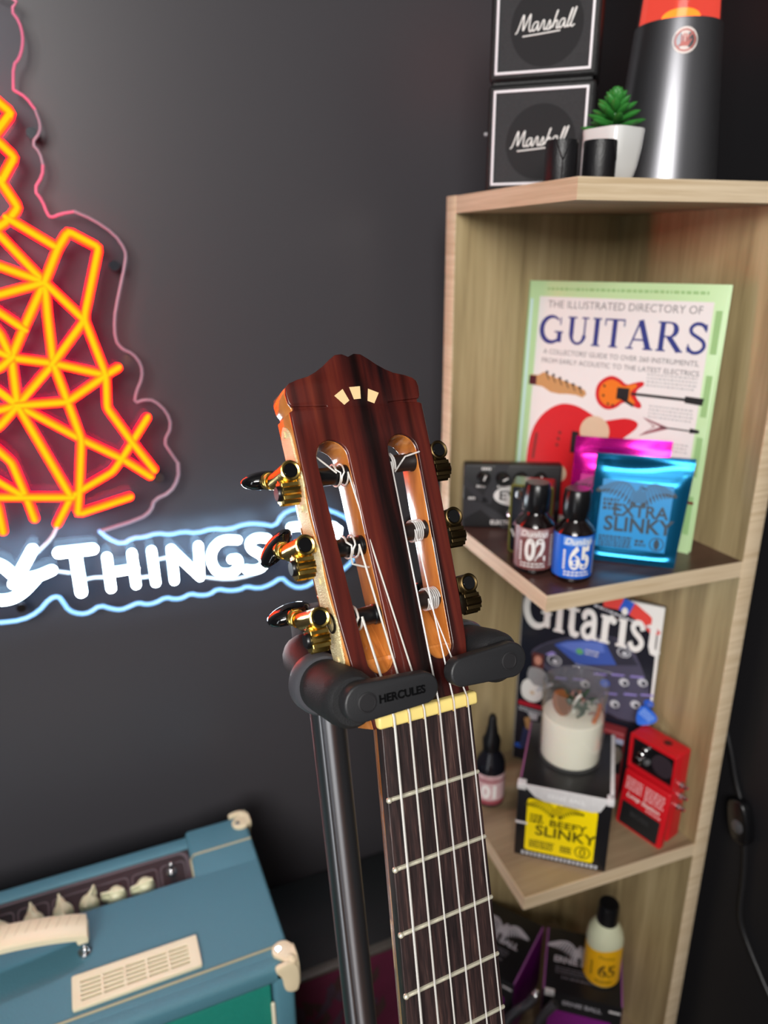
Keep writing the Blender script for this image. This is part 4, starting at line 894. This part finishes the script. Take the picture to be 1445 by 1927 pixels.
b.text('BEEFY', .0120, yelk, TR(.0560, .0520, .0007), off=.0003, sx=1.25, spacing=1.02); b.text('SLINKY', .0190, yelk, TR(.0540, .0390, .0007), off=.0004, sx=1.06)
bars(b, .0150, .0590, .0300, 3, .0042, yelk, .0006, .75, seed=31); bars(b, .0160, .0240, .0430, 4, .0029, yelk, .0006, .7, seed=32); bars(b, .0500, .0230, .0620, 3, .0032, yelk, .0006, .75, seed=33)
b.flat(circ(.0740, .0210, .0085, 26), yelk, .0006); b.flat(circ(.0740, .0210, .0072, 26), yel, .0007); b.flat(circ(.0740, .0210, .0032, 16, .0066), yelk, .0008); b.flat(circ(.0740, .0210, .0016, 12, .0050), yel, .0009)
b.build('front_label', bx, 'yellow printed label')
b = MB()
b.plate([[(.0060, .0965), (.0955, .0965), (.0880, .0800), (.0800, .0780), (.0300, .0800), (.0190, .0835)]], .0003, .0011, worn, .0002)
b.text('ERNIE BALL', .0078, mat('embossed_white_letters', (240, 240, 240), rough=.5), TR(.0520, .0880, .0013), off=.0001)
for x0, x1, y0, y1, z0, z1 in ((-.0012, .0085, .0905, .0985, -.008, .0016), (.0935, .1014, .0900, .0985, -.008, .0016), (.0965, .1012, .0950, .0985, -.117, -.004), (.0, .0955, .0966, .0984, -.0004, .0012)): b.box(x0, x1, y0, y1, z0, z1, worn, .0010)
b.box(-.0004, .0125, .0440, .0468, -.002, .0006, worn, .0004); b.build('worn_edges', bx, 'white scuffed card edges')
b = MB(); b.box(.0006, .0024, .0955, .0983, -.116, -.010, mat('mauve_printed_edge', (150, 84, 130), rough=.5), .0005); b.build('side_print', bx)
b = MB(); bars(b, .0080, .0046, .0930, 1, .0056, gp, .0004, .85, seed=40, wmin=.28, wmax=.42); b.build('bottom_lettering', bx)

cd = thing('candle', 'cream wax candle in a clear glass on the black box', 'candle', TR(-.1200, -.1425, z3+H+.0004))
wax = mat('cream_wax', (246, 241, 224), rough=.45); wax.node_tree.nodes['Principled BSDF'].inputs['Subsurface Weight'].default_value = .25; wax.node_tree.nodes['Principled BSDF'].inputs['Subsurface Radius'].default_value = (.01, .008, .005)
b = MB(); b.lathe([(0, .0022), (.0300, .0022), (.0328, .0050), (.0333, .0575), (.0320, .0585), (0, .0590)], wax, 56); b.build('wax', cd)
gl = clear('candle_glass', (.95, .96, .95), .05, 1.5, .04)
b = MB(); b.lathe([(0, 0), (.0330, 0), (.0352, .0030), (.0357, .0960), (.0352, .0972), (.0345, .0960), (.0340, .0600)], gl, 64); b.build('glass', cd)
dr = lambda n, c: mat(n, c, rough=.7, bump=.5, bscale=500)
b = MB(); dbr = dr('dried_orange_slice', (150, 88, 44)); dgr = dr('dark_green_herb', (34, 66, 40)); dor = dr('orange_peel', (206, 108, 40)); dpk = dr('dried_pink_petal', (150, 110, 100))
b.cyl((-.012, .010, .0680), (-.0095, .0055, .0710), .0150, dbr, 26, bev=.001)
b.build('dried_orange', cd)
b = MB(); rd = random.Random(5)
for k in range(46):
    p = Vector((.008+rd.uniform(-.014, .016), rd.uniform(-.016, .018), .060+rd.uniform(0, .013))); d = Vector((rd.uniform(-1, 1), rd.uniform(-1, 1), rd.uniform(.0, 1))).normalized()*.008
    b.tube([p, p+d*.5+Vector((0, 0, .001)), p+d], [.0012, .0017, .0005], dgr if k % 4 else dpk, 6)
b.build('dried_herbs', cd)
b = MB(); b.tube([(.008, -.026, .0600), (.018, -.020, .0630), (.028, -.010, .0660)], .0026, dor, 8, flat=(1, .6)); b.build('peel_strip', cd)
b = MB(); b.tube([(0, 0, .058), (.0004, 0, .0705), (.0032, -.001, .0770), (.0060, -.002, .0800)], .0018, mat('white_wick', (206, 206, 200), rough=.8), 10); b.build('wick', cd)

rp = thing('red_loop_pedal', 'bright red upright effects pedal with three chrome buttons standing right of the yellow-label box', 'guitar pedal', frame((-.0480, -.1600, z3), -76))
redm = mat('red_powder_coat', (206, 20, 32), rough=.4, bump=.12, bscale=1400); bkp = mat('black_panel', (17, 17, 20), rough=.35)
W2_, H2_ = .0600, .1220
b = MB(); b.box(0, W2_, .002, H2_, -.0270, -.0030, redm, .0025, 3)
b.plate([rrect(0, .0740, W2_, H2_, .0022), rrect(.0035, .0800, W2_-.0035, H2_-.0050, .001)], -.0035, .0015, redm, .0006); b.build('enclosure', rp)
b = MB(); b.box(.003, W2_-.003, .079, H2_-.0045, -.004, -.0014, bkp); b.lathe([(.0135, 0), (.0135, .0006), (.0085, .0008), (.0085, .0004), (.0045, .0003), (0, .0003)], mat('dark_plum_dial', (52, 42, 50), rough=.5), 36, TR(.0425, .0985, -.0014)); b.build('control_panel', rp)
for x, y, r, m_ in ((.0130, .0900, .0052, chrome), (.0165, .1000, .0036, chrome), (.0205, .1080, .0034, chrome), (.0245, .0940, .0036, mat('grey_knob', (90, 90, 92), rough=.4))):
    b = MB(); b.lathe([(r, 0), (r, .004), (r*.85, .0046), (0, .0046)], m_, 22, TR(x, y, -.0014)); b.build('knob', rp)
TM = TR(0, 0, .0120) @ RX(-7)
b = MB(TM); b.box(.0, W2_, .0, .0730, -.0100, .0, redm, .0022, 3); b.build('treadle', rp)
b = MB(TM); b.plate([rrect(.0050, .0040, W2_-.0050, .0330, .0012)], -.0002, .0012, mat('black_ribbed_rubber', (20, 20, 22), rough=.6), .0004); b.text('BOSS', .0085, mat('grey_embossed_letters', (44, 44, 46), rough=.6), TR(W2_/2, .0225, .0014), off=.0003, sx=1.25); b.build('rubber_pad', rp)
pk_ = mat('pale_pink_print', (232, 168, 170), rough=.5)
b = MB(TM); bars(b, .0050, .0640, .0260, 4, .0042, pk_, .0003, .7, seed=50); bars(b, .0300, .0640, .0550, 4, .0046, pk_, .0003, .7, seed=51); b.text('Loop Station', .0080, white, TR(W2_/2, .0430, .0003), shear=.2, off=.0001, sx=1.05); bars(b, .0350, .0370, .0550, 1, .0034, pk_, .0003, .7, seed=53); b.build('treadle_lettering', rp)
for y, zc in ((.0800, -.0130), (.0640, -.0150), (.0500, -.0130)):
    b = MB(); b.cyl((W2_-.001, y, zc), (W2_+.0030, y, zc), .0040, chrome, 20, bev=.0006); b.cyl((W2_+.003, y, zc), (W2_+.0095, y, zc), .0026, chrome, 18, bev=.0008); b.cyl((W2_+.0095, y, zc), (W2_+.0098, y, zc), .0016, redm, 14); b.build('jack_button', rp)
b = MB(); b.cyl((W2_*.64, H2_-.0005, -.014), (W2_*.64, H2_+.0004, -.014), .0050, mat('dark_red_rubber', (110, 16, 20), rough=.6), 24); b.cyl((W2_*.64, H2_, -.014), (W2_*.64, H2_+.0006, -.014), .0022, blk, 16); b.build('power_socket', rp)

pp = thing('small_red_pedal', 'dull red and black pedal with pewter knob, wedged behind the yellow-label box', 'guitar pedal', frame((-.0600, -.1060, z3), -52))
b = MB(); b.box(0, .040, 0, .098, -.017, 0, mat('dull_red_paint', (130, 40, 44), rough=.5), .002, 3); b.box(.001, .039, .04, .083, -.002, .0006, bkp); b.box(.001, .039, .083, .090, -.002, .0006, mat('pale_blue_grey_label', (150, 156, 180), rough=.5)); b.build('enclosure', pp)
b = MB(); b.lathe([(.0100, 0), (.0098, .008), (.0080, .012), (0, .0125)], mat('pewter', (140, 132, 120), rough=.4, metal=.6), 26, TR(.030, .068, 0)); b.build('knob', pp)

pkk = thing('guitar_pick', 'blue oval-triangular guitar pick standing on the red pedal', 'guitar pick', frame((-.0340, -.1530, z3+H2_+.0012), -48, 52) @ RZ(-34))
b = MB(); b.plate([[tuple(p*mm) for p in smooth([(-13, 20), (-6, 24), (6, 24), (13, 20), (9, 8), (2, 0.4), (-2, 0.4), (-9, 8)], 2, True)]], -.0005, .0005, mat('blue_celluloid', (44, 104, 214), rough=.3), .0003); bars(b, -.008, .0190, .008, 4, .0024, mat('pale_blue_letters', (150, 184, 238), rough=.5), .0006, .5, seed=60); b.build('pick', pkk)

def bottle01():
    R = .0185; th = -119
    t = thing('dropper_bottle', 'pink-labelled bottle numbered 01 with a tall nozzle, half hidden by the guitar neck', 'bottle', TR(-.1800, -.0700, z3))
    b = MB(); b.lathe([(0, 0), (R-.003, 0), (R, .003), (R, .054), (R-.002, .062), (R-.008, .072), (.0095, .075), (.0095, .080), (0, .080)], mat('black_plastic_bottle', (20, 20, 26), rough=.2), 44); b.build('body', t)
    b = MB(); b.lathe([(0, .076), (.0108, .076), (.0112, .090), (.0075, .098), (.0066, .106), (.0058, .108), (.0048, .120), (.0034, .1235), (0, .124)], capm, 28); b.build('nozzle', t)
    f = wrap(math.radians(th), R); b = MB(); lm = mat('pale_pink_label', (206, 172, 174), rough=.4); lm2 = mat('rose_label_band', (150, 70, 80), rough=.4)
    for k in range(40):
        a0, a1 = -PI*R+2*PI*R*k/40, -PI*R+2*PI*R*(k+1)/40; b.flat([(a0, .006), (a1, .006), (a1, .048), (a0, .048)], lm, .0002, None, f); b.flat([(a0, .006), (a1, .006), (a1, .012), (a0, .012)], lm2, .0003, None, f); b.flat([(a0, .038), (a1, .038), (a1, .041), (a0, .041)], lm2, .0003, None, f)
    b.text('01', .0250, mat('number_white', (240, 238, 228), rough=.5), None, lambda v: f(Vector((v.x, v.y+.0240, v.z+.0006))), off=.0012, sx=.85); b.text('Dunlop', .006, lm2, None, lambda v: f(Vector((v.x, v.y+.0440, v.z+.0005))), shear=.3); b.build('label', t)
bottle01()

# ------------------------------------------------------------------ fourth board: two string boxes, lemon oil, coiled cable
z4 = BZ[3]
pur = mat('purple_glossy_print', (112, 16, 112), rough=.3, var=.3, vscale=40); mag = mat('magenta_purple_label', (140, 20, 140), rough=.35, var=.35, vscale=120)
def box4(name, M, lab, seed, W=.098, D=.098):
    H = .105
    t = thing(name, lab, 'box', M, 'black string boxes on the fourth board')
    b = MB(); b.box(0, W, 0, H, -D, 0, card, .0008, 2); b.build('carton', t)
    b = MB(); b.box(-.0005, .0003, .002, H-.001, -D+.002, -.002, pur); b.box(W-.0003, W+.0005, .002, H-.001, -D+.002, -.002, pur)
    for x in (.0004, W-.0004): b.tube([(x, H-.0003, -.003), (x, H-.0003, -D+.003)], .0012, mat('violet_worn_edge', (150, 84, 150), rough=.5), 8)
    b.build('side_print', t)
    M2 = TR(0, H, 0) @ RX(-90); b = MB(); gw = mat('grey_white_print', (176, 174, 182), rough=.5)
    wings(b, W*.44, D*.68, .060, gw, .0004, M2); b.text('ERNIE BALL', .0125, gw, M2 @ TR(W*.42, D*.50, .0005), off=.0004, sx=.95)
    bars(b, W*.14, D*.38, W*.70, 3, .0036, mat('dim_grey_print', (96, 94, 102), rough=.5), .0004, .5, M=M2, seed=seed); bars(b, W*.22, D*.24, W*.66, 1, .0046, mat('dim_grey_print', (96, 94, 102), rough=.5), .0004, .6, M=M2, seed=seed+1); b.build('lid_print', t, 'grey winged emblem and lettering on the lid')
    b = MB(); b.box(.008, W-.012, .012, H-.030, -.001, .0005, mag); b.text('ERNIE BALL', .0095, gw, TR(W*.50, H-.014, .0006), off=.0003, sx=1.0); b.box(.002, .014, H-.008, H+.0006, -.004, .0007, worn, .0006); b.box(W-.016, W-.002, H-.012, H-.009, -.002, .0007, worn, .0004); b.build('front_label', t); return t
box4('string_box', frame((-.1380, -.1560, z4), -38.5), 'black string box with violet edges under the yellow oil bottle', 70)
box4('string_box', frame((-.2165, -.0690, z4), -55.7), 'black string box with grey winged emblem, directly right of the guitar neck', 80, .082, .106)
oil = thing('lemon_oil_bottle', 'yellow-labelled oil bottle with black cap on the lower string box', 'bottle', TR(-.0560, -.1670, z4+.1056))
R = .0230
b = MB(); b.lathe([(0, 0), (R-.004, 0), (R-.001, .002), (R, .005), (R, .068), (R-.002, .078), (R-.008, .090), (.0125, .0945), (0, .0945)], mat('milky_plastic', (206, 208, 178), rough=.3), 48); b.build('body', oil)
b = MB(); b.lathe([(0, .092), (.0132, .092), (.0136, .094), (.0132, .118), (.0120, .121), (0, .1215)], capm, 36); b.build('cap', oil)
b = MB(); f = wrap(math.radians(-126), R); yl = mat('amber_yellow_label', (238, 178, 20), rough=.35)
for k in range(48):
    a0, a1 = -PI*R+2*PI*R*k/48, -PI*R+2*PI*R*(k+1)/48; zt = lambda a: .058+.010*abs(math.sin(a/R*1.0+1.1))**2*.8; b.flat([(a0, .0045), (a1, .0045), (a1, zt(a1)), (a0, zt(a0))], yl, .0002, None, f)
dk = mat('dark_brown_print', (60, 44, 10), rough=.5)
b.text('65', .0270, dk, None, lambda v: f(Vector((v.x+.004, v.y+.0300, v.z+.0004))), off=.0006, sx=.85); b.text('Dunlop', .0070, dk, None, lambda v: f(Vector((v.x+.002, v.y+.0530, v.z+.0004))), shear=.3)
for k in range(10): b.flat([(-.017, .018+.0024*k), (-.0145, .018+.0024*k), (-.0145, .0196+.0024*k), (-.017, .0196+.0024*k)], dk, .0003, None, f)
bars(b, -.010, .014, .012, 2, .0030, dk, .0003, .5, None, f, seed=77); b.build('label', oil)

cb = thing('coiled_cable', 'coiled black cable with chrome tip in front of the string boxes', 'cable', TR(-.1650, -.1550, z4))
def helix(path, r, turns, n=10):
    P = smooth(path, 3); L = len(P); o = []
    for k in range(int(turns*n)+1):
        s_ = k/(turns*n)*(L-1); i = min(int(s_), L-2); p = P[i].lerp(P[i+1], s_-i); d = (P[i+1]-P[i]).normalized(); u = d.cross(Vector((.3, .5, .8))).normalized(); v = d.cross(u)
        o.append(p+(u*math.cos(2*PI*k/n)+v*math.sin(2*PI*k/n))*r)
    return o
dgm = mat('dark_grey_cable', (96, 96, 100), rough=.3, metal=.5)
CI = cb.matrix_world.inverted()
pth = [CI @ Vector(p) for p in ((-.1815, -.1370, z4+.005), (-.1835, -.1400, .492), (-.1735, -.1480, .520), (-.1610, -.1570, .536), (-.1550, -.1610, .553))]
b = MB(); b.tube(helix(pth, .0046, 40), .0012, dgm, 6); b.tube(smooth(pth, 2), .0032, blk, 8); b.build('coil', cb)
pth2 = [CI @ Vector(p) for p in ((-.1660, -.1630, z4+.005), (-.1570, -.1690, .500), (-.1490, -.1730, .532), (-.1370, -.1800, .553))]
b = MB(); b.tube(helix(pth2, .0046, 36), .0012, dgm, 6); b.tube(smooth(pth2, 2), .0032, blk, 8); b.build('coil', cb)
b = MB(CI); b.cyl((-.1555, -.1608, .550), (-.1535, -.1622, .559), .0042, chrome, 16, bev=.0010); b.ball((-.1530, -.1626, .5610), .0036, chrome, 10); b.build('chrome_tip', cb)

# ------------------------------------------------------------------ teal combo amplifier
XR, YF, ZT = -.4655, -.1750, .780
amp = thing('guitar_amplifier', 'teal combo guitar amplifier with cream handle, vent and corner guards', 'amplifier', TR(XR, YF, 0))
teal = mat('teal_vinyl', (78, 126, 142), rough=.5, bump=.8, bscale=900, var=.10, vscale=500); tealf = mat('green_teal_grille_vinyl', (18, 128, 112), rough=.55, bump=.8, bscale=900, var=.12, vscale=300)
cpip = mat('pale_gold_piping', (176, 170, 140), rough=.4); ccor = mat('cream_corner_plastic', (224, 208, 174), rough=.35)
LX = -.74; Dd = .222
b = MB()
b.box(LX, 0, .012, Dd, .02, ZT-.002, teal, .004, 3)
def recess_body():
    bm = bmesh.new()
    return bm
amp_me = MB()
# cabinet shell: front bar, right block, back rail around a sunken control panel
RY0_, RY1_, RXR = .148, .199, -.0735
b = MB()
b.box(LX, 0, .012, RY0_, .0, ZT, teal, .004, 3)
b.box(RXR, 0, RY0_-.006, Dd, .0, ZT, teal, .004, 3)
b.box(LX, RXR+.006, RY1_, Dd-.004, .0, ZT-.004, teal, .004, 3)
b.box(LX, RXR+.006, RY0_-.006, RY1_+.004, .0, ZT-.040, teal)
b.box(LX, 0, 0, .020, ZT-.024, ZT-.0005, teal, .007, 4)
b.box(-.022, 0, 0, .020, 0, ZT-.003, teal, .005, 3)
b.build('cabinet', amp)
b = MB(); b.box(LX, -.024, .004, .016, .0, ZT-.026, tealf, .002); b.build('front_panel', amp, 'green-teal textured front panel')
b = MB(); b.tube([(LX, .0225, ZT+.0006), (-.008, .0225, ZT+.0006), (-.001, .0225, ZT-.003)], .0012, cpip, 8); b.tube([(RXR+.010, .179, ZT+.0004), (-.002, .179, ZT+.0004)], .0012, cpip, 8); b.tube([(RXR-.0005, .150, ZT-.006), (RXR-.0005, .172, ZT+.0002), (RXR+.004, .1785, ZT+.0005), (RXR+.012, .179, ZT+.0004)], .0013, cpip, 8)
b.tube([(-.0235, .0020, ZT-.05), (-.0235, .0020, .05)], .0022, mat('cream_piping', (232, 222, 196), rough=.4), 10); b.build('piping', amp)
PMx = TR(0, RY0_+.002, ZT-.030) @ RX(25)
b = MB(PMx); Lp = .055
b.box(LX, RXR+.002, 0, Lp, -.002, 0, mat('dark_plum_panel', (18, 17, 21), rough=.35)); 
gpl = mat('mauve_grey_line', (86, 76, 82), rough=.45)
b.plate([rrect(LX, .002, RXR-.002, Lp-.002, .010), rrect(LX+.001, .0045, RXR-.0045, Lp-.0045, .009)], 0, .0008, gpl)
for x0, x1 in ((-.1085, -.080), (-.1405, -.1115), (-.2250, -.1435), (-.2600, -.2280), (-.2950, -.2630), (-.42, -.298)): b.plate([rrect(x0, .004, x1, Lp-.012, .005), rrect(x0+.0014, .0054, x1-.0014, Lp-.0134, .004)], 0, .0008, gpl)
b.build('control_panel', amp)
crk = mat('cream_pointer_knob', (222, 220, 184), rough=.4)
for i, (x, ro) in enumerate(((-.1270, 98), (-.1580, 84), (-.1870, -28), (-.2140, 8), (-.2440, 2), (-.2770, 20), (-.315, -10))):
    b = MB(PMx @ TR(x, .024, 0) @ RZ(ro) @ SCL(.98, .98, 1.15)); b.lathe([(.0108, .0008), (.0110, .0022), (.0098, .0075), (.0080, .0125), (.0050, .0150), (0, .0156)], crk, 28)
    b.plate([[tuple(p) for p in smooth([(-.0062, -.006), (.0062, -.006), (.0060, .006), (.0020, .0165), (-.0020, .0165), (-.0060, .006)], 1, True)]], .001, .0105, crk, .0012)
    b.plate([[(-.0020, -.009), (.0020, -.009), (.0011, .0160), (-.0011, .0160)]], .010, .0170, crk, .0008); b.build('pointer_knob', amp)
b = MB(PMx); b.cyl((-.0965, .034, 0), (-.0965, .034, .003), .0058, chrome, 20, bev=.001); b.tube([(-.0965, .034, .003), (-.0960, .036, .016)], [.0020, .0030], chrome, 12); b.build('toggle_switch', amp)
b = MB(PMx); b.cyl((-.0950, .014, 0), (-.0950, .014, .004), .0075, mat('dark_jewel_lamp', (52, 50, 58), rough=.2), 20, bev=.0015); b.build('pilot_lamp', amp)
# vent grille
VX0, VX1, VY0, VY1 = -.205, -.085, .029, .066
b = MB(TR(0, 0, ZT) ); loops = [rrect(VX0, VY0, VX1, VY1, .002)]
cw = (VX1-VX0-.016)/5
for i in range(5):
    for j in range(5):
        x0 = VX0+.008+cw*i; y0 = VY0+.0065+.0049*j; loops.append([(x0, y0), (x0+cw-.0026, y0), (x0+cw-.0026, y0+.0027), (x0, y0+.0027)])
b.plate(loops, 0, .0042, cream, .0004); b.flat([(VX0+.003, VY0+.003), (VX1-.003, VY0+.003), (VX1-.003, VY1-.003), (VX0+.003, VY1-.003)], mat('dark_vent_inside', (58, 54, 40), rough=.8), .0008); b.build('vent_grille', amp, 'cream slotted vent plate')
# handle
b = MB(TR(0, 0, ZT)); hp = []
for k in range(25):
    u = k/24; x = -.187-.215*u; hp.append((x, .104, .017+.020*math.sin(PI*u)**.8))
rowv = []
for x, y, z in hp:
    for dy, dz in ((-.0150, 0), (-.0150, .0055), (-.0120, .0075), (.0120, .0075), (.0150, .0055), (.0150, 0)): rowv.append((x, y+dy, z+dz))
n = 6; b.add(rowv, [(i*n+k, i*n+(k+1) % n, (i+1)*n+(k+1) % n, (i+1)*n+k) for i in range(24) for k in range(n)]+[(0, 1, 2, 3, 4, 5), tuple(24*n+k for k in (5, 4, 3, 2, 1, 0))], cream)
for k in range(1, 23): b.stroke([(hp[k][0]-.004, .094), (hp[k][0]+.004, .114)], .0008, mat('cream_groove', (200, 188, 156), rough=.6), hp[k][2]+.0077)
for x in (-.192, -.397): b.box(x-.006, x+.006, .090, .118, .012, .021, cream, .003)
hd = b.build('handle', amp, 'cream strap handle')
b = MB(TR(0, 0, ZT))
for x in (-.192, -.397):
    b = MB(TR(0, 0, ZT)); b.cyl((x, .092, .0), (x, .092, .015), .0028, chrome, 12); b.lathe([(.0070, 0), (.0066, .0030), (.0035, .0055), (0, .0058)], chrome, 20, TR(x, .092, 0)); b.ball((x+.001, .089, .008), .0035, chrome, 8); b.build('handle_bolt', hd)
def corner(M):
    b = MB(M)
    b.plate([[tuple(p) for p in smooth([(.004, -.004), (.004, .018), (-.004, .026), (-.016, .023), (-.019, .012), (-.012, .006), (-.006, -.004)], 2, True)]], -.001, .0035, ccor, .0010)
    b.plate([[tuple(p) for p in smooth([(.004, .004), (.004, -.034), (-.004, -.036), (-.012, -.030), (-.013, -.012), (-.020, -.002), (-.018, .004)], 2, True)]], -.001, .004, ccor, .0010, M=TR(0, -.001, 0) @ RX(90))
    b.plate([[tuple(p) for p in smooth([(-.004, .004), (-.004, -.034), (.006, -.032), (.012, -.014), (.020, -.002), (.018, .004)], 2, True)]], -.001, .004, ccor, .0010, M=TR(.001, 0, 0) @ RZ(90) @ RX(90))
    b.ball((-.002, .002, -.001), .0066, ccor, 10); b.cyl((-.0115, .016, .003), (-.0115, .016, .0044), .0032, chrome, 14, bev=.0008); return b.build('corner_guard', amp)
corner(TR(0, 0, ZT)); corner(TR(0, Dd, ZT) @ SCL(1, -1, 1))

mc = thing('maroon_case', 'maroon fabric-covered case with a worn pale rim standing against the dark wall', 'case', TR(-.338, -.035, 0))
marm = mat('maroon_fabric', (96, 26, 56), rough=.7, bump=.4, bscale=600, var=.25, vscale=30)
b = MB(); b.box(-.112, .112, 0, .155, 0, .566, marm, .004, 3); b.build('shell', mc)
b = MB(); b.box(-.113, .113, -.0012, .012, .5635, .5690, mat('worn_olive_rim', (84, 80, 74), rough=.5, var=.3, vscale=120), .0015); b.box(-.112, .112, .010, .156, .561, .5685, mat('black_lid_cloth', (22, 24, 26), rough=.7), .002); b.build('rim', mc)
b = MB(); rd = random.Random(3); fur = mat('brown_tan_print', (70, 44, 44), rough=.8, var=.4, vscale=80); fur2 = mat('mauve_grey_print', (72, 52, 68), rough=.8, var=.4, vscale=80)
for k in range(60):
    x = rd.uniform(-.108, .02); y = rd.uniform(.40, .515-.25*max(0, x+.03)); l = rd.uniform(.02, .05); a = rd.uniform(.9, 2.2)
    b.stroke([(x, y), (x+math.cos(a)*l*.5+.003, y+math.sin(a)*l*.5), (x+math.cos(a)*l, y+math.sin(a)*l)], [.004, .014, .002], fur if k % 3 else fur2, .0003+k*1e-5, RX(90))
b.build('faded_print', mc, 'faded brown tufted print')

sw = thing('switch_cord', 'black lamp cord with inline switch hanging on the right black wall', 'cord', TR(WALLX-.003, -.26, .66))
SI3 = sw.matrix_world.inverted(); cm = mat('black_cord', (30, 30, 32), rough=.3)
up_p = [Vector(p) for p in ((.036, -.150, 1.02), (.036, -.200, .965), (.0365, -.224, .922), (.0365, -.239, .884), (.036, -.250, .866))]
lo_p = [Vector(p) for p in ((.036, -.264, .822), (.036, -.2675, .805), (.0365, -.272, .77), (.0365, -.2735, .735), (.0365, -.278, .712), (.0365, -.300, .686), (.0365, -.335, .652), (.0365, -.42, .58), (.0365, -.5, .45), (.0365, -.52, .05))]
for P in (up_p, lo_p):
    b = MB(SI3); b.tube(smooth(P, 2), .0026, cm, 10); b.build('cable', sw)
b = MB(SI3 @ TR(.0330, -.2570, .8440) @ RX(-18)); b.plate([[tuple(p) for p in smooth([(-.010, -.026), (.010, -.026), (.014, -.010), (.014, .010), (.010, .026), (-.010, .026), (-.014, .010), (-.014, -.010)], 2, True)]], -.006, .007, blk, .003, M=RY(-90) @ RZ(90)); b.build('switch_body', sw)
b = MB(SI3 @ TR(.0260, -.2590, .8400) @ RX(-18)); b.lathe([(0, -.006), (.0080, -.006), (.0078, .001), (.0050, .003), (0, .0032)], mat('grey_switch_wheel', (70, 70, 72), rough=.25), 24, RY(-90)); b.build('switch_button', sw)
